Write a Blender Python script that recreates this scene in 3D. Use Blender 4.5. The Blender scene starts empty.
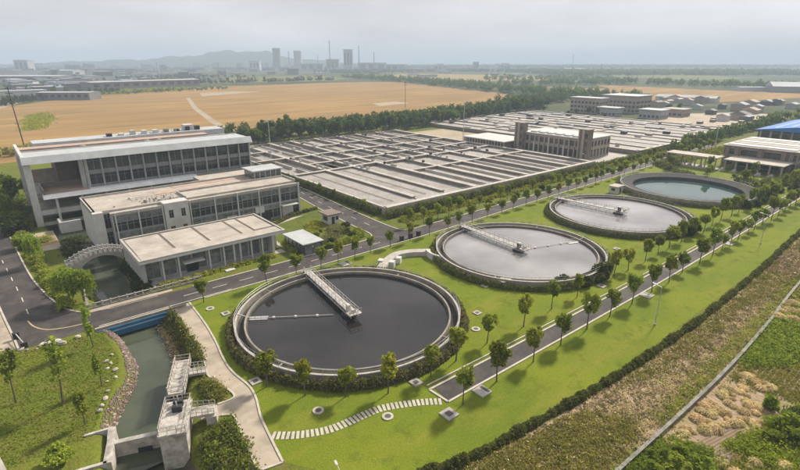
import bpy, math, random
import numpy as np

R = math.radians
rng = random.Random(11)
nr = np.random.default_rng(5)
sc = bpy.context.scene
col = sc.collection

# ------------------------------------------------------------------ camera, sky, sun, exposure
# World X runs along the plant's roads, world Y across them.  The drone hovers 46 m above the origin.
YAW = R(39.5)
CAM_H = 46.0
F_PX, HORIZON = 500.0, 61.0
PITCH = math.atan((235 - HORIZON) / F_PX)
cam_d = bpy.data.cameras.new('drone_camera')
cam = bpy.data.objects.new('drone_camera', cam_d)
col.objects.link(cam)
cam.location = (0, 0, CAM_H)
cam.rotation_euler = (math.pi / 2 - PITCH, 0, -YAW)
cam_d.sensor_width = 36
cam_d.lens = 36 * F_PX / 800
cam_d.clip_start = 0.5
cam_d.clip_end = 40000
sc.camera = cam

SUN_EL, SUN_AZ = R(39), R(11)          # azimuth counted from +X towards +Y
world = bpy.data.worlds.new('World')
sc.world = world
world.use_nodes = True
nt = world.node_tree
nt.nodes.clear()
w_out = nt.nodes.new('ShaderNodeOutputWorld')
w_bg = nt.nodes.new('ShaderNodeBackground')
w_sky = nt.nodes.new('ShaderNodeTexSky')
w_sky.sky_type = 'NISHITA'
w_sky.sun_disc = False
w_sky.sun_elevation = SUN_EL
w_sky.sun_rotation = math.pi / 2 - SUN_AZ
w_sky.air_density = 1.0
w_sky.dust_density = 4.0
w_sky.ozone_density = 1.0
w_hs = nt.nodes.new('ShaderNodeHueSaturation')
w_hs.inputs['Saturation'].default_value = 0.22
w_hs.inputs['Value'].default_value = 1.0
nt.links.new(w_sky.outputs[0], w_hs.inputs['Color'])
# thin even cloud veil with faint broad structure
w_tc = nt.nodes.new('ShaderNodeTexCoord')
w_map = nt.nodes.new('ShaderNodeMapping')
w_map.inputs['Scale'].default_value = (1.2, 1.2, 5.0)
w_no = nt.nodes.new('ShaderNodeTexNoise')
w_no.inputs['Scale'].default_value = 2.2
w_no.inputs['Detail'].default_value = 5
w_rmp = nt.nodes.new('ShaderNodeMapRange')
w_rmp.inputs['From Min'].default_value = 0.3
w_rmp.inputs['From Max'].default_value = 0.75
w_rmp.inputs['To Min'].default_value = 0.82
w_rmp.inputs['To Max'].default_value = 1.22
w_mx = nt.nodes.new('ShaderNodeMixRGB')
w_mx.blend_type = 'MIX'
w_mx.inputs[0].default_value = 0.90
w_mx.inputs[2].default_value = (6.4, 6.3, 6.45, 1)     # veil radiance, in the Sky Texture's own units
w_ml = nt.nodes.new('ShaderNodeMixRGB')
w_ml.blend_type = 'MULTIPLY'
w_ml.inputs[0].default_value = 1.0
nt.links.new(w_tc.outputs['Generated'], w_map.inputs[0])
nt.links.new(w_map.outputs[0], w_no.inputs['Vector'])
nt.links.new(w_no.outputs['Fac'], w_rmp.inputs['Value'])
nt.links.new(w_hs.outputs[0], w_mx.inputs[1])
nt.links.new(w_mx.outputs[0], w_ml.inputs[1])
nt.links.new(w_rmp.outputs[0], w_ml.inputs[2])
nt.links.new(w_ml.outputs[0], w_bg.inputs['Color'])
w_bg.inputs['Strength'].default_value = 0.086
nt.links.new(w_bg.outputs[0], w_out.inputs['Surface'])

sun_d = bpy.data.lights.new('sun', 'SUN')
sun_d.energy = 4.6
sun_d.angle = R(6.5)
sun_d.color = (1.0, 0.915, 0.78)
sun = bpy.data.objects.new('sun', sun_d)
col.objects.link(sun)
sun.location = (300, 60, 300)
sun.rotation_euler = (math.pi / 2 - SUN_EL, 0, SUN_AZ + math.pi / 2)

sc.view_settings.view_transform = 'Standard'
sc.view_settings.look = 'None'
sc.view_settings.exposure = 0.60
sc.view_settings.gamma = 1.0
sc.view_settings.use_curve_mapping = False
sc.cycles.use_denoising = True
sc.cycles.max_bounces = 6
sc.cycles.transparent_max_bounces = 6
sc.cycles.volume_bounces = 1


# ------------------------------------------------------------------ helpers
def world_pt(px, py, z=0.0):
    """Plan position of the point of height z seen at (px, py) of the 800 x 470 photograph (survey helper)."""
    a = -(py - 235)
    dx = px - 400
    dy = a * math.sin(PITCH) + F_PX * math.cos(PITCH)
    dz = a * math.cos(PITCH) - F_PX * math.sin(PITCH)
    t = (z - CAM_H) / dz
    a_, b_ = dx * t, dy * t
    return (a_ * math.cos(YAW) + b_ * math.sin(YAW), -a_ * math.sin(YAW) + b_ * math.cos(YAW))


def bearing(px, dist):
    """Plan position at a horizontal distance along the bearing of picture column px near the horizon."""
    a = math.atan((px - 400) / (F_PX / math.cos(PITCH)))
    a_, b_ = dist * math.sin(a), dist * math.cos(a)
    return (a_ * math.cos(YAW) + b_ * math.sin(YAW), -a_ * math.sin(YAW) + b_ * math.cos(YAW))


class MB:
    def __init__(s):
        s.v, s.f = [], []

    def add(s, vs, fs):
        n = len(s.v)
        s.v += [tuple(p) for p in vs]
        s.f += [tuple(i + n for i in f) for f in fs]
        return s

    def box(s, x0, x1, y0, y1, z0, z1):
        return s.add([(x0, y0, z0), (x1, y0, z0), (x1, y1, z0), (x0, y1, z0), (x0, y0, z1), (x1, y0, z1), (x1, y1, z1), (x0, y1, z1)],
                     [(0, 3, 2, 1), (4, 5, 6, 7), (0, 1, 5, 4), (1, 2, 6, 5), (2, 3, 7, 6), (3, 0, 4, 7)])

    def obox(s, cx, cy, lx, ly, ang, z0, z1):
        c, q = math.cos(ang), math.sin(ang)
        P = [(cx + c * a * lx / 2 - q * b * ly / 2, cy + q * a * lx / 2 + c * b * ly / 2) for a, b in ((-1, -1), (1, -1), (1, 1), (-1, 1))]
        return s.prism(P, z0, z1)

    def prism(s, P, z0, z1, cap=True):
        A = sum(P[i][0] * P[(i + 1) % len(P)][1] - P[(i + 1) % len(P)][0] * P[i][1] for i in range(len(P)))
        if A < 0:
            P = P[::-1]
        n = len(P)
        fs = [(i, (i + 1) % n, n + (i + 1) % n, n + i) for i in range(n)]
        if cap:
            fs += [tuple(range(n - 1, -1, -1)), tuple(range(n, 2 * n))]
        return s.add([(x, y, z0) for x, y in P] + [(x, y, z1) for x, y in P], fs)

    def sheet(s, P, z):
        A = sum(P[i][0] * P[(i + 1) % len(P)][1] - P[(i + 1) % len(P)][0] * P[i][1] for i in range(len(P)))
        if A < 0:
            P = P[::-1]
        return s.add([(x, y, z) for x, y in P], [tuple(range(len(P)))])

    def tube(s, p, q, r0, r1=None, n=6):
        r1 = r0 if r1 is None else r1
        p, q = np.array(p, float), np.array(q, float)
        d = q - p
        d /= np.linalg.norm(d) + 1e-9
        u = np.cross(d, (0, 0, 1) if abs(d[2]) < .9 else (1, 0, 0))
        u /= np.linalg.norm(u)
        w = np.cross(d, u)
        vs = [p + r0 * (math.cos(2 * math.pi * i / n) * u + math.sin(2 * math.pi * i / n) * w) for i in range(n)]
        vs += [q + r1 * (math.cos(2 * math.pi * i / n) * u + math.sin(2 * math.pi * i / n) * w) for i in range(n)]
        fs = [(i, (i + 1) % n, n + (i + 1) % n, n + i) for i in range(n)] + [tuple(range(n - 1, -1, -1)), tuple(range(n, 2 * n))]
        return s.add(vs, fs)

    def ring(s, cx, cy, r0, r1, z0, z1, n=96, zi=None):
        """annular prism; zi: height of the inner top edge when it differs from the outer one"""
        zi = z1 if zi is None else zi
        vs, fs = [], []
        for i in range(n):
            c, q = math.cos(2 * math.pi * i / n), math.sin(2 * math.pi * i / n)
            vs += [(cx + r0 * c, cy + r0 * q, z0), (cx + r1 * c, cy + r1 * q, z0), (cx + r1 * c, cy + r1 * q, z1), (cx + r0 * c, cy + r0 * q, zi)]
        for i in range(n):
            a, b = 4 * i, 4 * ((i + 1) % n)
            for j in range(4):
                k = (j + 1) % 4
                fs.append((a + j, b + j, b + k, a + k))
        return s.add(vs, fs)

    def disc(s, cx, cy, r, z, n=96):
        return s.sheet([(cx + r * math.cos(2 * math.pi * i / n), cy + r * math.sin(2 * math.pi * i / n)) for i in range(n)], z)

    def lathe(s, cx, cy, prof, n=32):
        vs = [(cx + r * math.cos(2 * math.pi * i / n), cy + r * math.sin(2 * math.pi * i / n), z) for r, z in prof for i in range(n)]
        fs = [(k * n + i, k * n + (i + 1) % n, (k + 1) * n + (i + 1) % n, (k + 1) * n + i) for k in range(len(prof) - 1) for i in range(n)]
        return s.add(vs, fs)

    def rail(s, pts, h, step, r=0.035, bars=2, closed=False):
        """posts and bars of a railing along 3-D points"""
        P = [np.array(p, float) for p in pts]
        if closed:
            P.append(P[0])
        for a, b in zip(P[:-1], P[1:]):
            L = np.linalg.norm(b - a)
            k = max(1, int(round(L / step)))
            for i in range(k):
                q = a + (b - a) * i / k
                s.tube(q, q + np.array((0, 0, h)), r, r, 4)
            for j in range(bars):
                z = np.array((0, 0, h * (j + 1) / bars))
                s.tube(a + z, b + z, r, r, 4)
        s.tube(P[-1], P[-1] + np.array((0, 0, h)), r, r, 4)
        return s

    def build(s, name, m, parent=None, smooth=False, origin=None):
        V = np.array(s.v, float)
        if parent is not None:
            o = np.array(ORG[parent.name])
        elif origin is not None:
            o = np.array(origin, float)
        else:
            lo, hi = V.min(0), V.max(0)
            o = np.array(((lo[0] + hi[0]) / 2, (lo[1] + hi[1]) / 2, lo[2]))
        me = bpy.data.meshes.new(name)
        me.from_pydata([tuple(p) for p in (V - o)], [], s.f)
        me.materials.append(m)
        if smooth:
            me.polygons.foreach_set('use_smooth', [True] * len(me.polygons))
        me.update()
        ob = bpy.data.objects.new(name, me)
        col.objects.link(ob)
        if parent is not None:
            ob.parent = parent
        else:
            ob.location = o
        ORG[ob.name] = tuple(o)
        return ob


ORG = {}          # world origin of every object built (children share their parent's)


def box(name, m, parent, *a):
    return MB().box(*a).build(name, m, parent)


def thing(name, label, cat, loc, group=None):
    o = bpy.data.objects.new(name, None)
    o.empty_display_size = 0.5
    col.objects.link(o)
    o.location = loc
    ORG[o.name] = tuple(loc)
    return tag(o, label, cat, group)


def tag(o, label, cat, group=None):
    o['label'] = label
    o['category'] = cat
    if group:
        o['group'] = group
    return o


def struct(o, kind='structure'):
    o['kind'] = kind
    return o


def copy_tree(src, loc, rz=0.0, s=1.0, label=None):
    o = src.copy()
    col.objects.link(o)
    o.location = loc
    o.rotation_euler = (0, 0, rz)
    o.scale = (s, s, s) if not isinstance(s, tuple) else s
    if label:
        o['label'] = label
    for ch in src.children:
        c = ch.copy()
        col.objects.link(c)
        c.parent = o
        for g in ch.children:
            d = g.copy()
            col.objects.link(d)
            d.parent = c
    return o


ORD = ['first', 'second', 'third', 'fourth', 'fifth', 'sixth', 'seventh', 'eighth', 'ninth', 'tenth', 'eleventh', 'twelfth', 'thirteenth',
       'fourteenth', 'fifteenth', 'sixteenth', 'seventeenth', 'eighteenth', 'nineteenth', 'twentieth']
ORD += ['twenty-' + o for o in ORD[:9]] + ['thirtieth'] + ['thirty-' + o for o in ORD[:9]] + ['fortieth'] + ['forty-' + o for o in ORD[:9]]


# ------------------------------------------------------------------ materials
def new_mat(name):
    m = bpy.data.materials.new(name)
    m.use_nodes = True
    m.node_tree.nodes.clear()
    o = m.node_tree.nodes.new('ShaderNodeOutputMaterial')
    return m, m.node_tree, o


def mix_node(t, fac, a, b, blend='MIX'):
    n = t.nodes.new('ShaderNodeMixRGB')
    n.blend_type = blend
    for k, x in ((0, fac), (1, a), (2, b)):
        if isinstance(x, (int, float)):
            n.inputs[k].default_value = x
        elif isinstance(x, tuple):
            n.inputs[k].default_value = (*x, 1)
        else:
            t.links.new(x, n.inputs[k])
    return n.outputs[0]


def noise(t, vec, scale, detail=4, lo=0.35, hi=0.65, stretch=None, rough=0.55):
    if stretch:
        mp = t.nodes.new('ShaderNodeMapping')
        mp.inputs['Scale'].default_value = stretch
        t.links.new(vec, mp.inputs[0])
        vec = mp.outputs[0]
    n = t.nodes.new('ShaderNodeTexNoise')
    n.inputs['Scale'].default_value = scale
    n.inputs['Detail'].default_value = detail
    n.inputs['Roughness'].default_value = rough
    t.links.new(vec, n.inputs['Vector'])
    r = t.nodes.new('ShaderNodeMapRange')
    r.inputs['From Min'].default_value = lo
    r.inputs['From Max'].default_value = hi
    t.links.new(n.outputs['Fac'], r.inputs['Value'])
    return r.outputs[0]


def position(t):
    return t.nodes.new('ShaderNodeNewGeometry').outputs['Position']


def surf(name, c1, c2=None, scale=1.0, rough=0.85, metallic=0.0, dirt=None, dirt_scale=0.15, dirt_amt=0.5, bump=0.0, bump_scale=8.0,
         stretch=None, spec=0.3, per_object=0.0):
    """two-tone noise + optional large stains; position-based so no two places look alike"""
    m, t, o = new_mat(name)
    p = t.nodes.new('ShaderNodeBsdfPrincipled')
    p.inputs['Roughness'].default_value = rough
    p.inputs['Metallic'].default_value = metallic
    p.inputs['Specular IOR Level'].default_value = spec
    pos = position(t)
    c2 = c2 or tuple(x * 0.8 for x in c1)
    c = mix_node(t, noise(t, pos, scale, 6, stretch=stretch), c1, c2)
    if dirt:
        f = noise(t, pos, dirt_scale, 5, 0.45, 0.72, stretch=stretch)
        ml = t.nodes.new('ShaderNodeMath')
        ml.operation = 'MULTIPLY'
        ml.inputs[1].default_value = dirt_amt
        t.links.new(f, ml.inputs[0])
        c = mix_node(t, ml.outputs[0], c, dirt)
    if per_object:
        oi = t.nodes.new('ShaderNodeObjectInfo')
        hs = t.nodes.new('ShaderNodeHueSaturation')
        r = t.nodes.new('ShaderNodeMapRange')
        r.inputs['To Min'].default_value = 1 - per_object
        r.inputs['To Max'].default_value = 1 + per_object
        t.links.new(oi.outputs['Random'], r.inputs['Value'])
        t.links.new(r.outputs[0], hs.inputs['Value'])
        t.links.new(c, hs.inputs['Color'])
        c = hs.outputs[0]
    t.links.new(c, p.inputs['Base Color'])
    if bump:
        b = t.nodes.new('ShaderNodeBump')
        b.inputs['Strength'].default_value = bump
        b.inputs['Distance'].default_value = 0.1
        t.links.new(noise(t, pos, bump_scale, 4, 0.2, 0.8), b.inputs['Height'])
        t.links.new(b.outputs[0], p.inputs['Normal'])
    t.links.new(p.outputs[0], o.inputs['Surface'])
    return m


def leafmat(name, c1, c2, trans=0.42, var=0.25, scale=0.7):
    m, t, o = new_mat(name)
    pos = position(t)
    c = mix_node(t, noise(t, pos, scale, 3, 0.3, 0.7), c1, c2)
    oi = t.nodes.new('ShaderNodeObjectInfo')
    hs = t.nodes.new('ShaderNodeHueSaturation')
    r = t.nodes.new('ShaderNodeMapRange')
    r.inputs['To Min'].default_value = 1 - var
    r.inputs['To Max'].default_value = 1 + var
    t.links.new(oi.outputs['Random'], r.inputs['Value'])
    t.links.new(r.outputs[0], hs.inputs['Value'])
    r2 = t.nodes.new('ShaderNodeMapRange')
    r2.inputs['To Min'].default_value = 0.485
    r2.inputs['To Max'].default_value = 0.515
    ml = t.nodes.new('ShaderNodeMath')
    ml.operation = 'FRACT'
    m7 = t.nodes.new('ShaderNodeMath')
    m7.operation = 'MULTIPLY'
    m7.inputs[1].default_value = 7.31
    t.links.new(oi.outputs['Random'], m7.inputs[0])
    t.links.new(m7.outputs[0], ml.inputs[0])
    t.links.new(ml.outputs[0], r2.inputs['Value'])
    t.links.new(r2.outputs[0], hs.inputs['Hue'])
    t.links.new(c, hs.inputs['Color'])
    d = t.nodes.new('ShaderNodeBsdfDiffuse')
    tr = t.nodes.new('ShaderNodeBsdfTranslucent')
    t.links.new(hs.outputs[0], d.inputs['Color'])
    t.links.new(hs.outputs[0], tr.inputs['Color'])
    mx = t.nodes.new('ShaderNodeMixShader')
    mx.inputs[0].default_value = trans
    t.links.new(d.outputs[0], mx.inputs[1])
    t.links.new(tr.outputs[0], mx.inputs[2])
    t.links.new(mx.outputs[0], o.inputs['Surface'])
    return m


def watermat(name, c1, c2, rough=0.06, bump=0.05, scale=0.4, bscale=1.2, spec=0.5):
    m, t, o = new_mat(name)
    p = t.nodes.new('ShaderNodeBsdfPrincipled')
    p.inputs['IOR'].default_value = 1.33
    p.inputs['Roughness'].default_value = rough
    p.inputs['Specular IOR Level'].default_value = spec
    pos = position(t)
    t.links.new(mix_node(t, noise(t, pos, scale, 4), c1, c2), p.inputs['Base Color'])
    b = t.nodes.new('ShaderNodeBump')
    b.inputs['Strength'].default_value = bump
    b.inputs['Distance'].default_value = 0.1
    t.links.new(noise(t, pos, bscale, 3, 0.2, 0.8), b.inputs['Height'])
    t.links.new(b.outputs[0], p.inputs['Normal'])
    t.links.new(p.outputs[0], o.inputs['Surface'])
    return m


def grassmat(name, c1, c2, c3, big=0.06, fine=1.6, streak=None):
    """mown turf: fine tufts, broad tone changes, drier patches"""
    m, t, o = new_mat(name)
    p = t.nodes.new('ShaderNodeBsdfPrincipled')
    p.inputs['Roughness'].default_value = 0.95
    p.inputs['Specular IOR Level'].default_value = 0.1
    pos = position(t)
    a = mix_node(t, noise(t, pos, big, 5, 0.35, 0.65), c1, c2)
    a = mix_node(t, noise(t, pos, big * 3.1, 6, 0.5, 0.75, stretch=streak), a, c3)
    a = mix_node(t, noise(t, pos, 0.33, 7, 0.52, 0.68, rough=0.65), a, tuple(x * 0.85 for x in c2))
    f = noise(t, pos, fine, 8, 0.28, 0.72, rough=0.8)
    mr = t.nodes.new('ShaderNodeMapRange')
    mr.inputs['To Min'].default_value = 0.72
    mr.inputs['To Max'].default_value = 1.22
    t.links.new(f, mr.inputs['Value'])
    a = mix_node(t, 1.0, a, mr.outputs[0], 'MULTIPLY')
    t.links.new(a, p.inputs['Base Color'])
    b = t.nodes.new('ShaderNodeBump')
    b.inputs['Strength'].default_value = 0.6
    b.inputs['Distance'].default_value = 0.15
    t.links.new(noise(t, pos, 5.0, 4, 0.2, 0.8), b.inputs['Height'])
    t.links.new(b.outputs[0], p.inputs['Normal'])
    t.links.new(p.outputs[0], o.inputs['Surface'])
    return m


M = {}
M['concrete'] = surf('weathered_concrete', (0.42, 0.39, 0.35), (0.33, 0.31, 0.28), 1.3, dirt=(0.17, 0.15, 0.13), dirt_scale=0.35, bump=0.15)
M['rimconcrete'] = surf('tank_rim_concrete', (0.30, 0.27, 0.225), (0.21, 0.19, 0.16), 0.9, dirt=(0.11, 0.10, 0.085), dirt_scale=0.4, dirt_amt=0.6)
M['wetconcrete'] = surf('wet_concrete', (0.09, 0.085, 0.075), (0.05, 0.048, 0.042), 0.8, rough=0.6)
M['fencegrey'] = surf('grey_wall_coping', (0.235, 0.22, 0.19), (0.16, 0.15, 0.13), 1.2, dirt=(0.10, 0.10, 0.07), dirt_scale=0.6, dirt_amt=0.8)
M['ribbonwhite'] = surf('white_coated_band', (0.74, 0.74, 0.73), (0.66, 0.66, 0.65), 0.8, dirt=(0.5, 0.49, 0.47), dirt_scale=0.3, dirt_amt=0.5)
M['slate'] = surf('slate_lining', (0.075, 0.072, 0.07), (0.05, 0.048, 0.047), 0.6, rough=0.95, spec=0.1)
M['oldconcrete'] = surf('stained_old_concrete', (0.50, 0.465, 0.415), (0.34, 0.31, 0.275), 1.8, dirt=(0.15, 0.135, 0.11), dirt_scale=0.7, dirt_amt=0.8, bump=0.4)
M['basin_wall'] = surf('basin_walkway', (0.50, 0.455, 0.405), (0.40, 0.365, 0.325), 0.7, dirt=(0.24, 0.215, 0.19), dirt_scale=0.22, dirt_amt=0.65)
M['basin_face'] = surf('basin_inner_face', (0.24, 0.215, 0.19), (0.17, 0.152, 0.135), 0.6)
M['basin_cover'] = surf('basin_scum_cover', (0.36, 0.33, 0.305), (0.265, 0.243, 0.225), 0.9, rough=0.8, dirt=(0.19, 0.165, 0.14), dirt_scale=0.17, dirt_amt=0.7, per_object=0.12)
M['white'] = surf('white_render', (0.52, 0.51, 0.49), (0.45, 0.44, 0.425), 0.8, dirt=(0.36, 0.34, 0.31), dirt_scale=0.3, dirt_amt=0.5)
M['greywall'] = surf('grey_render', (0.36, 0.355, 0.345), (0.30, 0.297, 0.29), 0.8, dirt=(0.21, 0.205, 0.20), dirt_scale=0.35, dirt_amt=0.5)
M['spandrel'] = surf('grey_panel', (0.27, 0.27, 0.27), (0.21, 0.212, 0.215), 0.9, rough=0.5, per_object=0.15)
M['roof_tan'] = surf('roof_screed', (0.42, 0.375, 0.325), (0.345, 0.305, 0.265), 0.6, dirt=(0.24, 0.21, 0.175), dirt_scale=0.22, dirt_amt=0.75, per_object=0.06)
M['roof_red'] = surf('roof_pavers', (0.42, 0.31, 0.245), (0.35, 0.26, 0.21), 0.5, dirt=(0.25, 0.2, 0.165), dirt_scale=0.2)
M['roof_pale'] = surf('roof_sheet_pale', (0.42, 0.435, 0.44), (0.35, 0.365, 0.37), 0.5, rough=0.7, dirt=(0.25, 0.25, 0.245), dirt_scale=0.15)
M['gutter'] = surf('roof_gutter', (0.12, 0.10, 0.085), (0.16, 0.135, 0.115), 1.2)
M['tanwall'] = surf('tan_stone_cladding', (0.36, 0.30, 0.245), (0.29, 0.24, 0.20), 0.7, dirt=(0.20, 0.165, 0.14), dirt_scale=0.3, per_object=0.1)
M['brownwall'] = surf('brown_cladding', (0.205, 0.162, 0.138), (0.16, 0.127, 0.11), 0.7)
M['asphalt'] = surf('asphalt', (0.050, 0.043, 0.042), (0.036, 0.031, 0.031), 1.6, rough=0.85, dirt=(0.10, 0.085, 0.072), dirt_scale=0.22, dirt_amt=0.8, bump=0.1, bump_scale=20)
M['path'] = surf('path_paving', (0.385, 0.325, 0.25), (0.32, 0.27, 0.21), 0.8, dirt=(0.185, 0.155, 0.12), dirt_scale=0.25, dirt_amt=0.6, bump=0.15)
M['kerb'] = surf('kerb_stone', (0.47, 0.43, 0.36), (0.39, 0.355, 0.30), 1.5, dirt=(0.22, 0.2, 0.16), dirt_scale=0.6)
M['paint_white'] = surf('road_paint_white', (0.55, 0.53, 0.48), (0.36, 0.34, 0.31), 2.5)
M['paint_yellow'] = surf('road_paint_yellow', (0.52, 0.42, 0.20), (0.36, 0.30, 0.17), 2.5)
M['metal'] = surf('galvanised_steel', (0.46, 0.46, 0.45), (0.38, 0.38, 0.37), 2.0, rough=0.5, metallic=0.3)
M['whitemetal'] = surf('painted_steel_white', (0.50, 0.47, 0.44), (0.40, 0.375, 0.35), 1.5, rough=0.5, dirt=(0.3, 0.26, 0.23), dirt_scale=0.6)
M['dark'] = surf('dark_steel', (0.035, 0.035, 0.038), (0.025, 0.025, 0.027), 2.0, rough=0.5)
M['blue'] = surf('blue_girder_paint', (0.035, 0.13, 0.24), (0.025, 0.10, 0.19), 0.6, rough=0.45, dirt=(0.03, 0.06, 0.09), dirt_scale=0.4)
M['bluelight'] = surf('blue_girder_edge', (0.20, 0.36, 0.50), (0.15, 0.29, 0.42), 0.6, rough=0.5)
M['blueroof'] = surf('blue_sheet_roof', (0.045, 0.17, 0.46), (0.035, 0.14, 0.38), 0.4, rough=0.8)
M['glass'] = surf('window_glass', (0.022, 0.026, 0.028), (0.045, 0.05, 0.05), 0.35, rough=0.10, spec=0.55, per_object=0.35)
M['glass2'] = surf('greenish_glazing', (0.085, 0.095, 0.09), (0.19, 0.20, 0.19), 0.8, rough=0.2, spec=0.5, per_object=0.35)
M['bark'] = surf('bark', (0.13, 0.10, 0.075), (0.08, 0.065, 0.05), 3.0)
M['birch'] = surf('limewashed_trunk', (0.52, 0.5, 0.46), (0.4, 0.38, 0.34), 3.0)
M['soil'] = surf('bare_soil', (0.27, 0.195, 0.125), (0.20, 0.145, 0.092), 0.9, dirt=(0.10, 0.075, 0.045), dirt_scale=0.3, bump=0.4, bump_scale=3)
M['rock'] = surf('grey_rock', (0.45, 0.41, 0.35), (0.33, 0.30, 0.26), 1.5, per_object=0.25, bump=0.3)
M['pinkrock'] = surf('pinkish_stone', (0.31, 0.225, 0.185), (0.22, 0.165, 0.14), 1.5, per_object=0.45, bump=0.3)
M['yellow'] = surf('yellow_paint', (0.55, 0.42, 0.08), (0.45, 0.33, 0.06), 1.0)
M['bin'] = surf('dark_bin_plastic', (0.03, 0.026, 0.03), (0.022, 0.02, 0.022), 1.0, rough=0.5)
M['steelhaze'] = surf('haze_paled_grey', (0.36, 0.36, 0.36), (0.29, 0.29, 0.29), 0.05, per_object=0.3)  # lightened so the colour itself carries some of the distance haze
M['house'] = surf('house_render', (0.42, 0.40, 0.38), (0.36, 0.34, 0.33), 0.05, per_object=0.35)
M['houseroof'] = surf('house_roof', (0.20, 0.18, 0.175), (0.16, 0.145, 0.14), 0.05, per_object=0.4)
M['shedroof'] = surf('pale_sheet_roof', (0.36, 0.365, 0.37), (0.30, 0.305, 0.31), 0.05, per_object=0.15)
M['shedwall'] = surf('shed_wall', (0.13, 0.125, 0.125), (0.10, 0.098, 0.10), 0.05, per_object=0.3)

M['lawn'] = grassmat('lawn', (0.160, 0.190, 0.014), (0.112, 0.152, 0.013), (0.200, 0.192, 0.028), 0.045, 2.6, (0.35, 1.6, 1))
M['lawn2'] = grassmat('lawn_deep_green', (0.115, 0.138, 0.020), (0.082, 0.108, 0.017), (0.150, 0.138, 0.034), 0.09, 1.2)  # deeper, duller green than the main lawn
M['leaf'] = leafmat('leaf_avenue', (0.275, 0.315, 0.044), (0.158, 0.198, 0.030))
M['leaf_yellow'] = leafmat('leaf_yellow_green', (0.33, 0.345, 0.040), (0.21, 0.24, 0.032))
M['leaf_dark'] = leafmat('leaf_dark', (0.090, 0.110, 0.030), (0.046, 0.064, 0.019))
M['leaf_belt'] = leafmat('leaf_belt', (0.155, 0.205, 0.040), (0.075, 0.112, 0.026), var=0.3, scale=0.2)
M['leaf_willow'] = leafmat('leaf_willow', (0.30, 0.36, 0.045), (0.185, 0.245, 0.034))
M['leaf_hedge'] = leafmat('leaf_hedge', (0.180, 0.195, 0.052), (0.090, 0.108, 0.030), scale=0.9)
M['leaf_red'] = leafmat('leaf_ring_hedge', (0.205, 0.180, 0.075), (0.115, 0.125, 0.046), scale=0.5)
M['straw'] = leafmat('dry_straw', (0.74, 0.60, 0.33), (0.56, 0.44, 0.22), trans=0.2, var=0.18, scale=0.8)
M['straw_red'] = leafmat('dry_litter', (0.50, 0.38, 0.25), (0.30, 0.225, 0.14), trans=0.1, var=0.1, scale=0.5)
M['weed'] = leafmat('weeds', (0.33, 0.31, 0.07), (0.20, 0.205, 0.045), scale=0.5)

M['grassblade'] = leafmat('grass_blades', (0.180, 0.200, 0.022), (0.140, 0.165, 0.020), trans=0.3, var=0.0, scale=0.2)
M['water_dark'] = watermat('tank_water_dark', (0.012, 0.011, 0.011), (0.026, 0.023, 0.022), 0.03, 0.012, 0.08, spec=0.7)
M['water_grey'] = watermat('tank_water_grey', (0.31, 0.30, 0.30), (0.16, 0.155, 0.155), 0.04, 0.012, 0.045, spec=1.0)  # murky grey that also carries part of the sky's reflection
M['water_teal'] = watermat('tank_water_teal', (0.028, 0.058, 0.053), (0.045, 0.08, 0.072), 0.03, 0.01, 0.1, spec=0.9)
M['water_canal'] = watermat('canal_water', (0.070, 0.080, 0.050), (0.046, 0.056, 0.036), 0.06, 0.04, 0.2)

# ------------------------------------------------------------------ terrain with the canal cut into it
CANAL = [(15.5, 175, 4.5), (15.5, 150, 3.5), (15.3, 134, 2.8), (14.6, 120, 2.2), (14.8, 110, 2.4), (15.3, 98, 2.6), (15.4, 90, 2.3), (15.1, 82.5, 2.0), (13.9, 77, 2.1),
         (11.9, 72.5, 2.4), (9.6, 68, 2.6), (8.4, 64, 2.4), (7.6, 58, 2.4), (6.6, 44, 2.6), (5.5, 20, 2.6)]
BANK = 3.2


def canal_dist(x, y):
    """distance from the canal's bed edge (negative inside); arrays allowed"""
    x, y = np.asarray(x, float), np.asarray(y, float)
    best = np.full(x.shape, 1e9)
    for (x0, y0, w0), (x1, y1, w1) in zip(CANAL[:-1], CANAL[1:]):
        dx, dy = x1 - x0, y1 - y0
        t = np.clip(((x - x0) * dx + (y - y0) * dy) / (dx * dx + dy * dy), 0, 1)
        d = np.hypot(x - x0 - t * dx, y - y0 - t * dy) - (w0 + (w1 - w0) * t)
        best = np.minimum(best, d)
    return best


def terrain(x, y):
    t = np.clip(canal_dist(x, y) / BANK, 0, 1)
    return -3.4 * (1 - t * t * (3 - 2 * t))


def grid_mesh(name, xs, ys, zf, m):
    X, Y = np.meshgrid(xs, ys)
    Z = zf(X, Y)
    nx, ny = len(xs), len(ys)
    me = bpy.data.meshes.new(name)
    V = np.stack([X, Y, Z], -1).reshape(-1, 3)
    i = np.arange(nx * ny).reshape(ny, nx)
    F = np.stack([i[:-1, :-1], i[:-1, 1:], i[1:, 1:], i[1:, :-1]], -1).reshape(-1, 4)
    fill(me, V, F)
    me.materials.append(m)
    me.polygons.foreach_set('use_smooth', [True] * len(me.polygons))
    ob = bpy.data.objects.new(name, me)
    col.objects.link(ob)
    ORG[ob.name] = (0, 0, 0)
    return ob


def fill(me, V, F):
    n, k = F.shape
    me.vertices.add(len(V))
    me.vertices.foreach_set('co', np.ascontiguousarray(V, dtype=np.float32).ravel())
    me.loops.add(n * k)
    me.loops.foreach_set('vertex_index', np.ascontiguousarray(F, dtype=np.int32).ravel())
    me.polygons.add(n)
    me.polygons.foreach_set('loop_start', np.arange(0, n * k, k, dtype=np.int32))
    me.update(calc_edges=True)
    me.validate()


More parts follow.
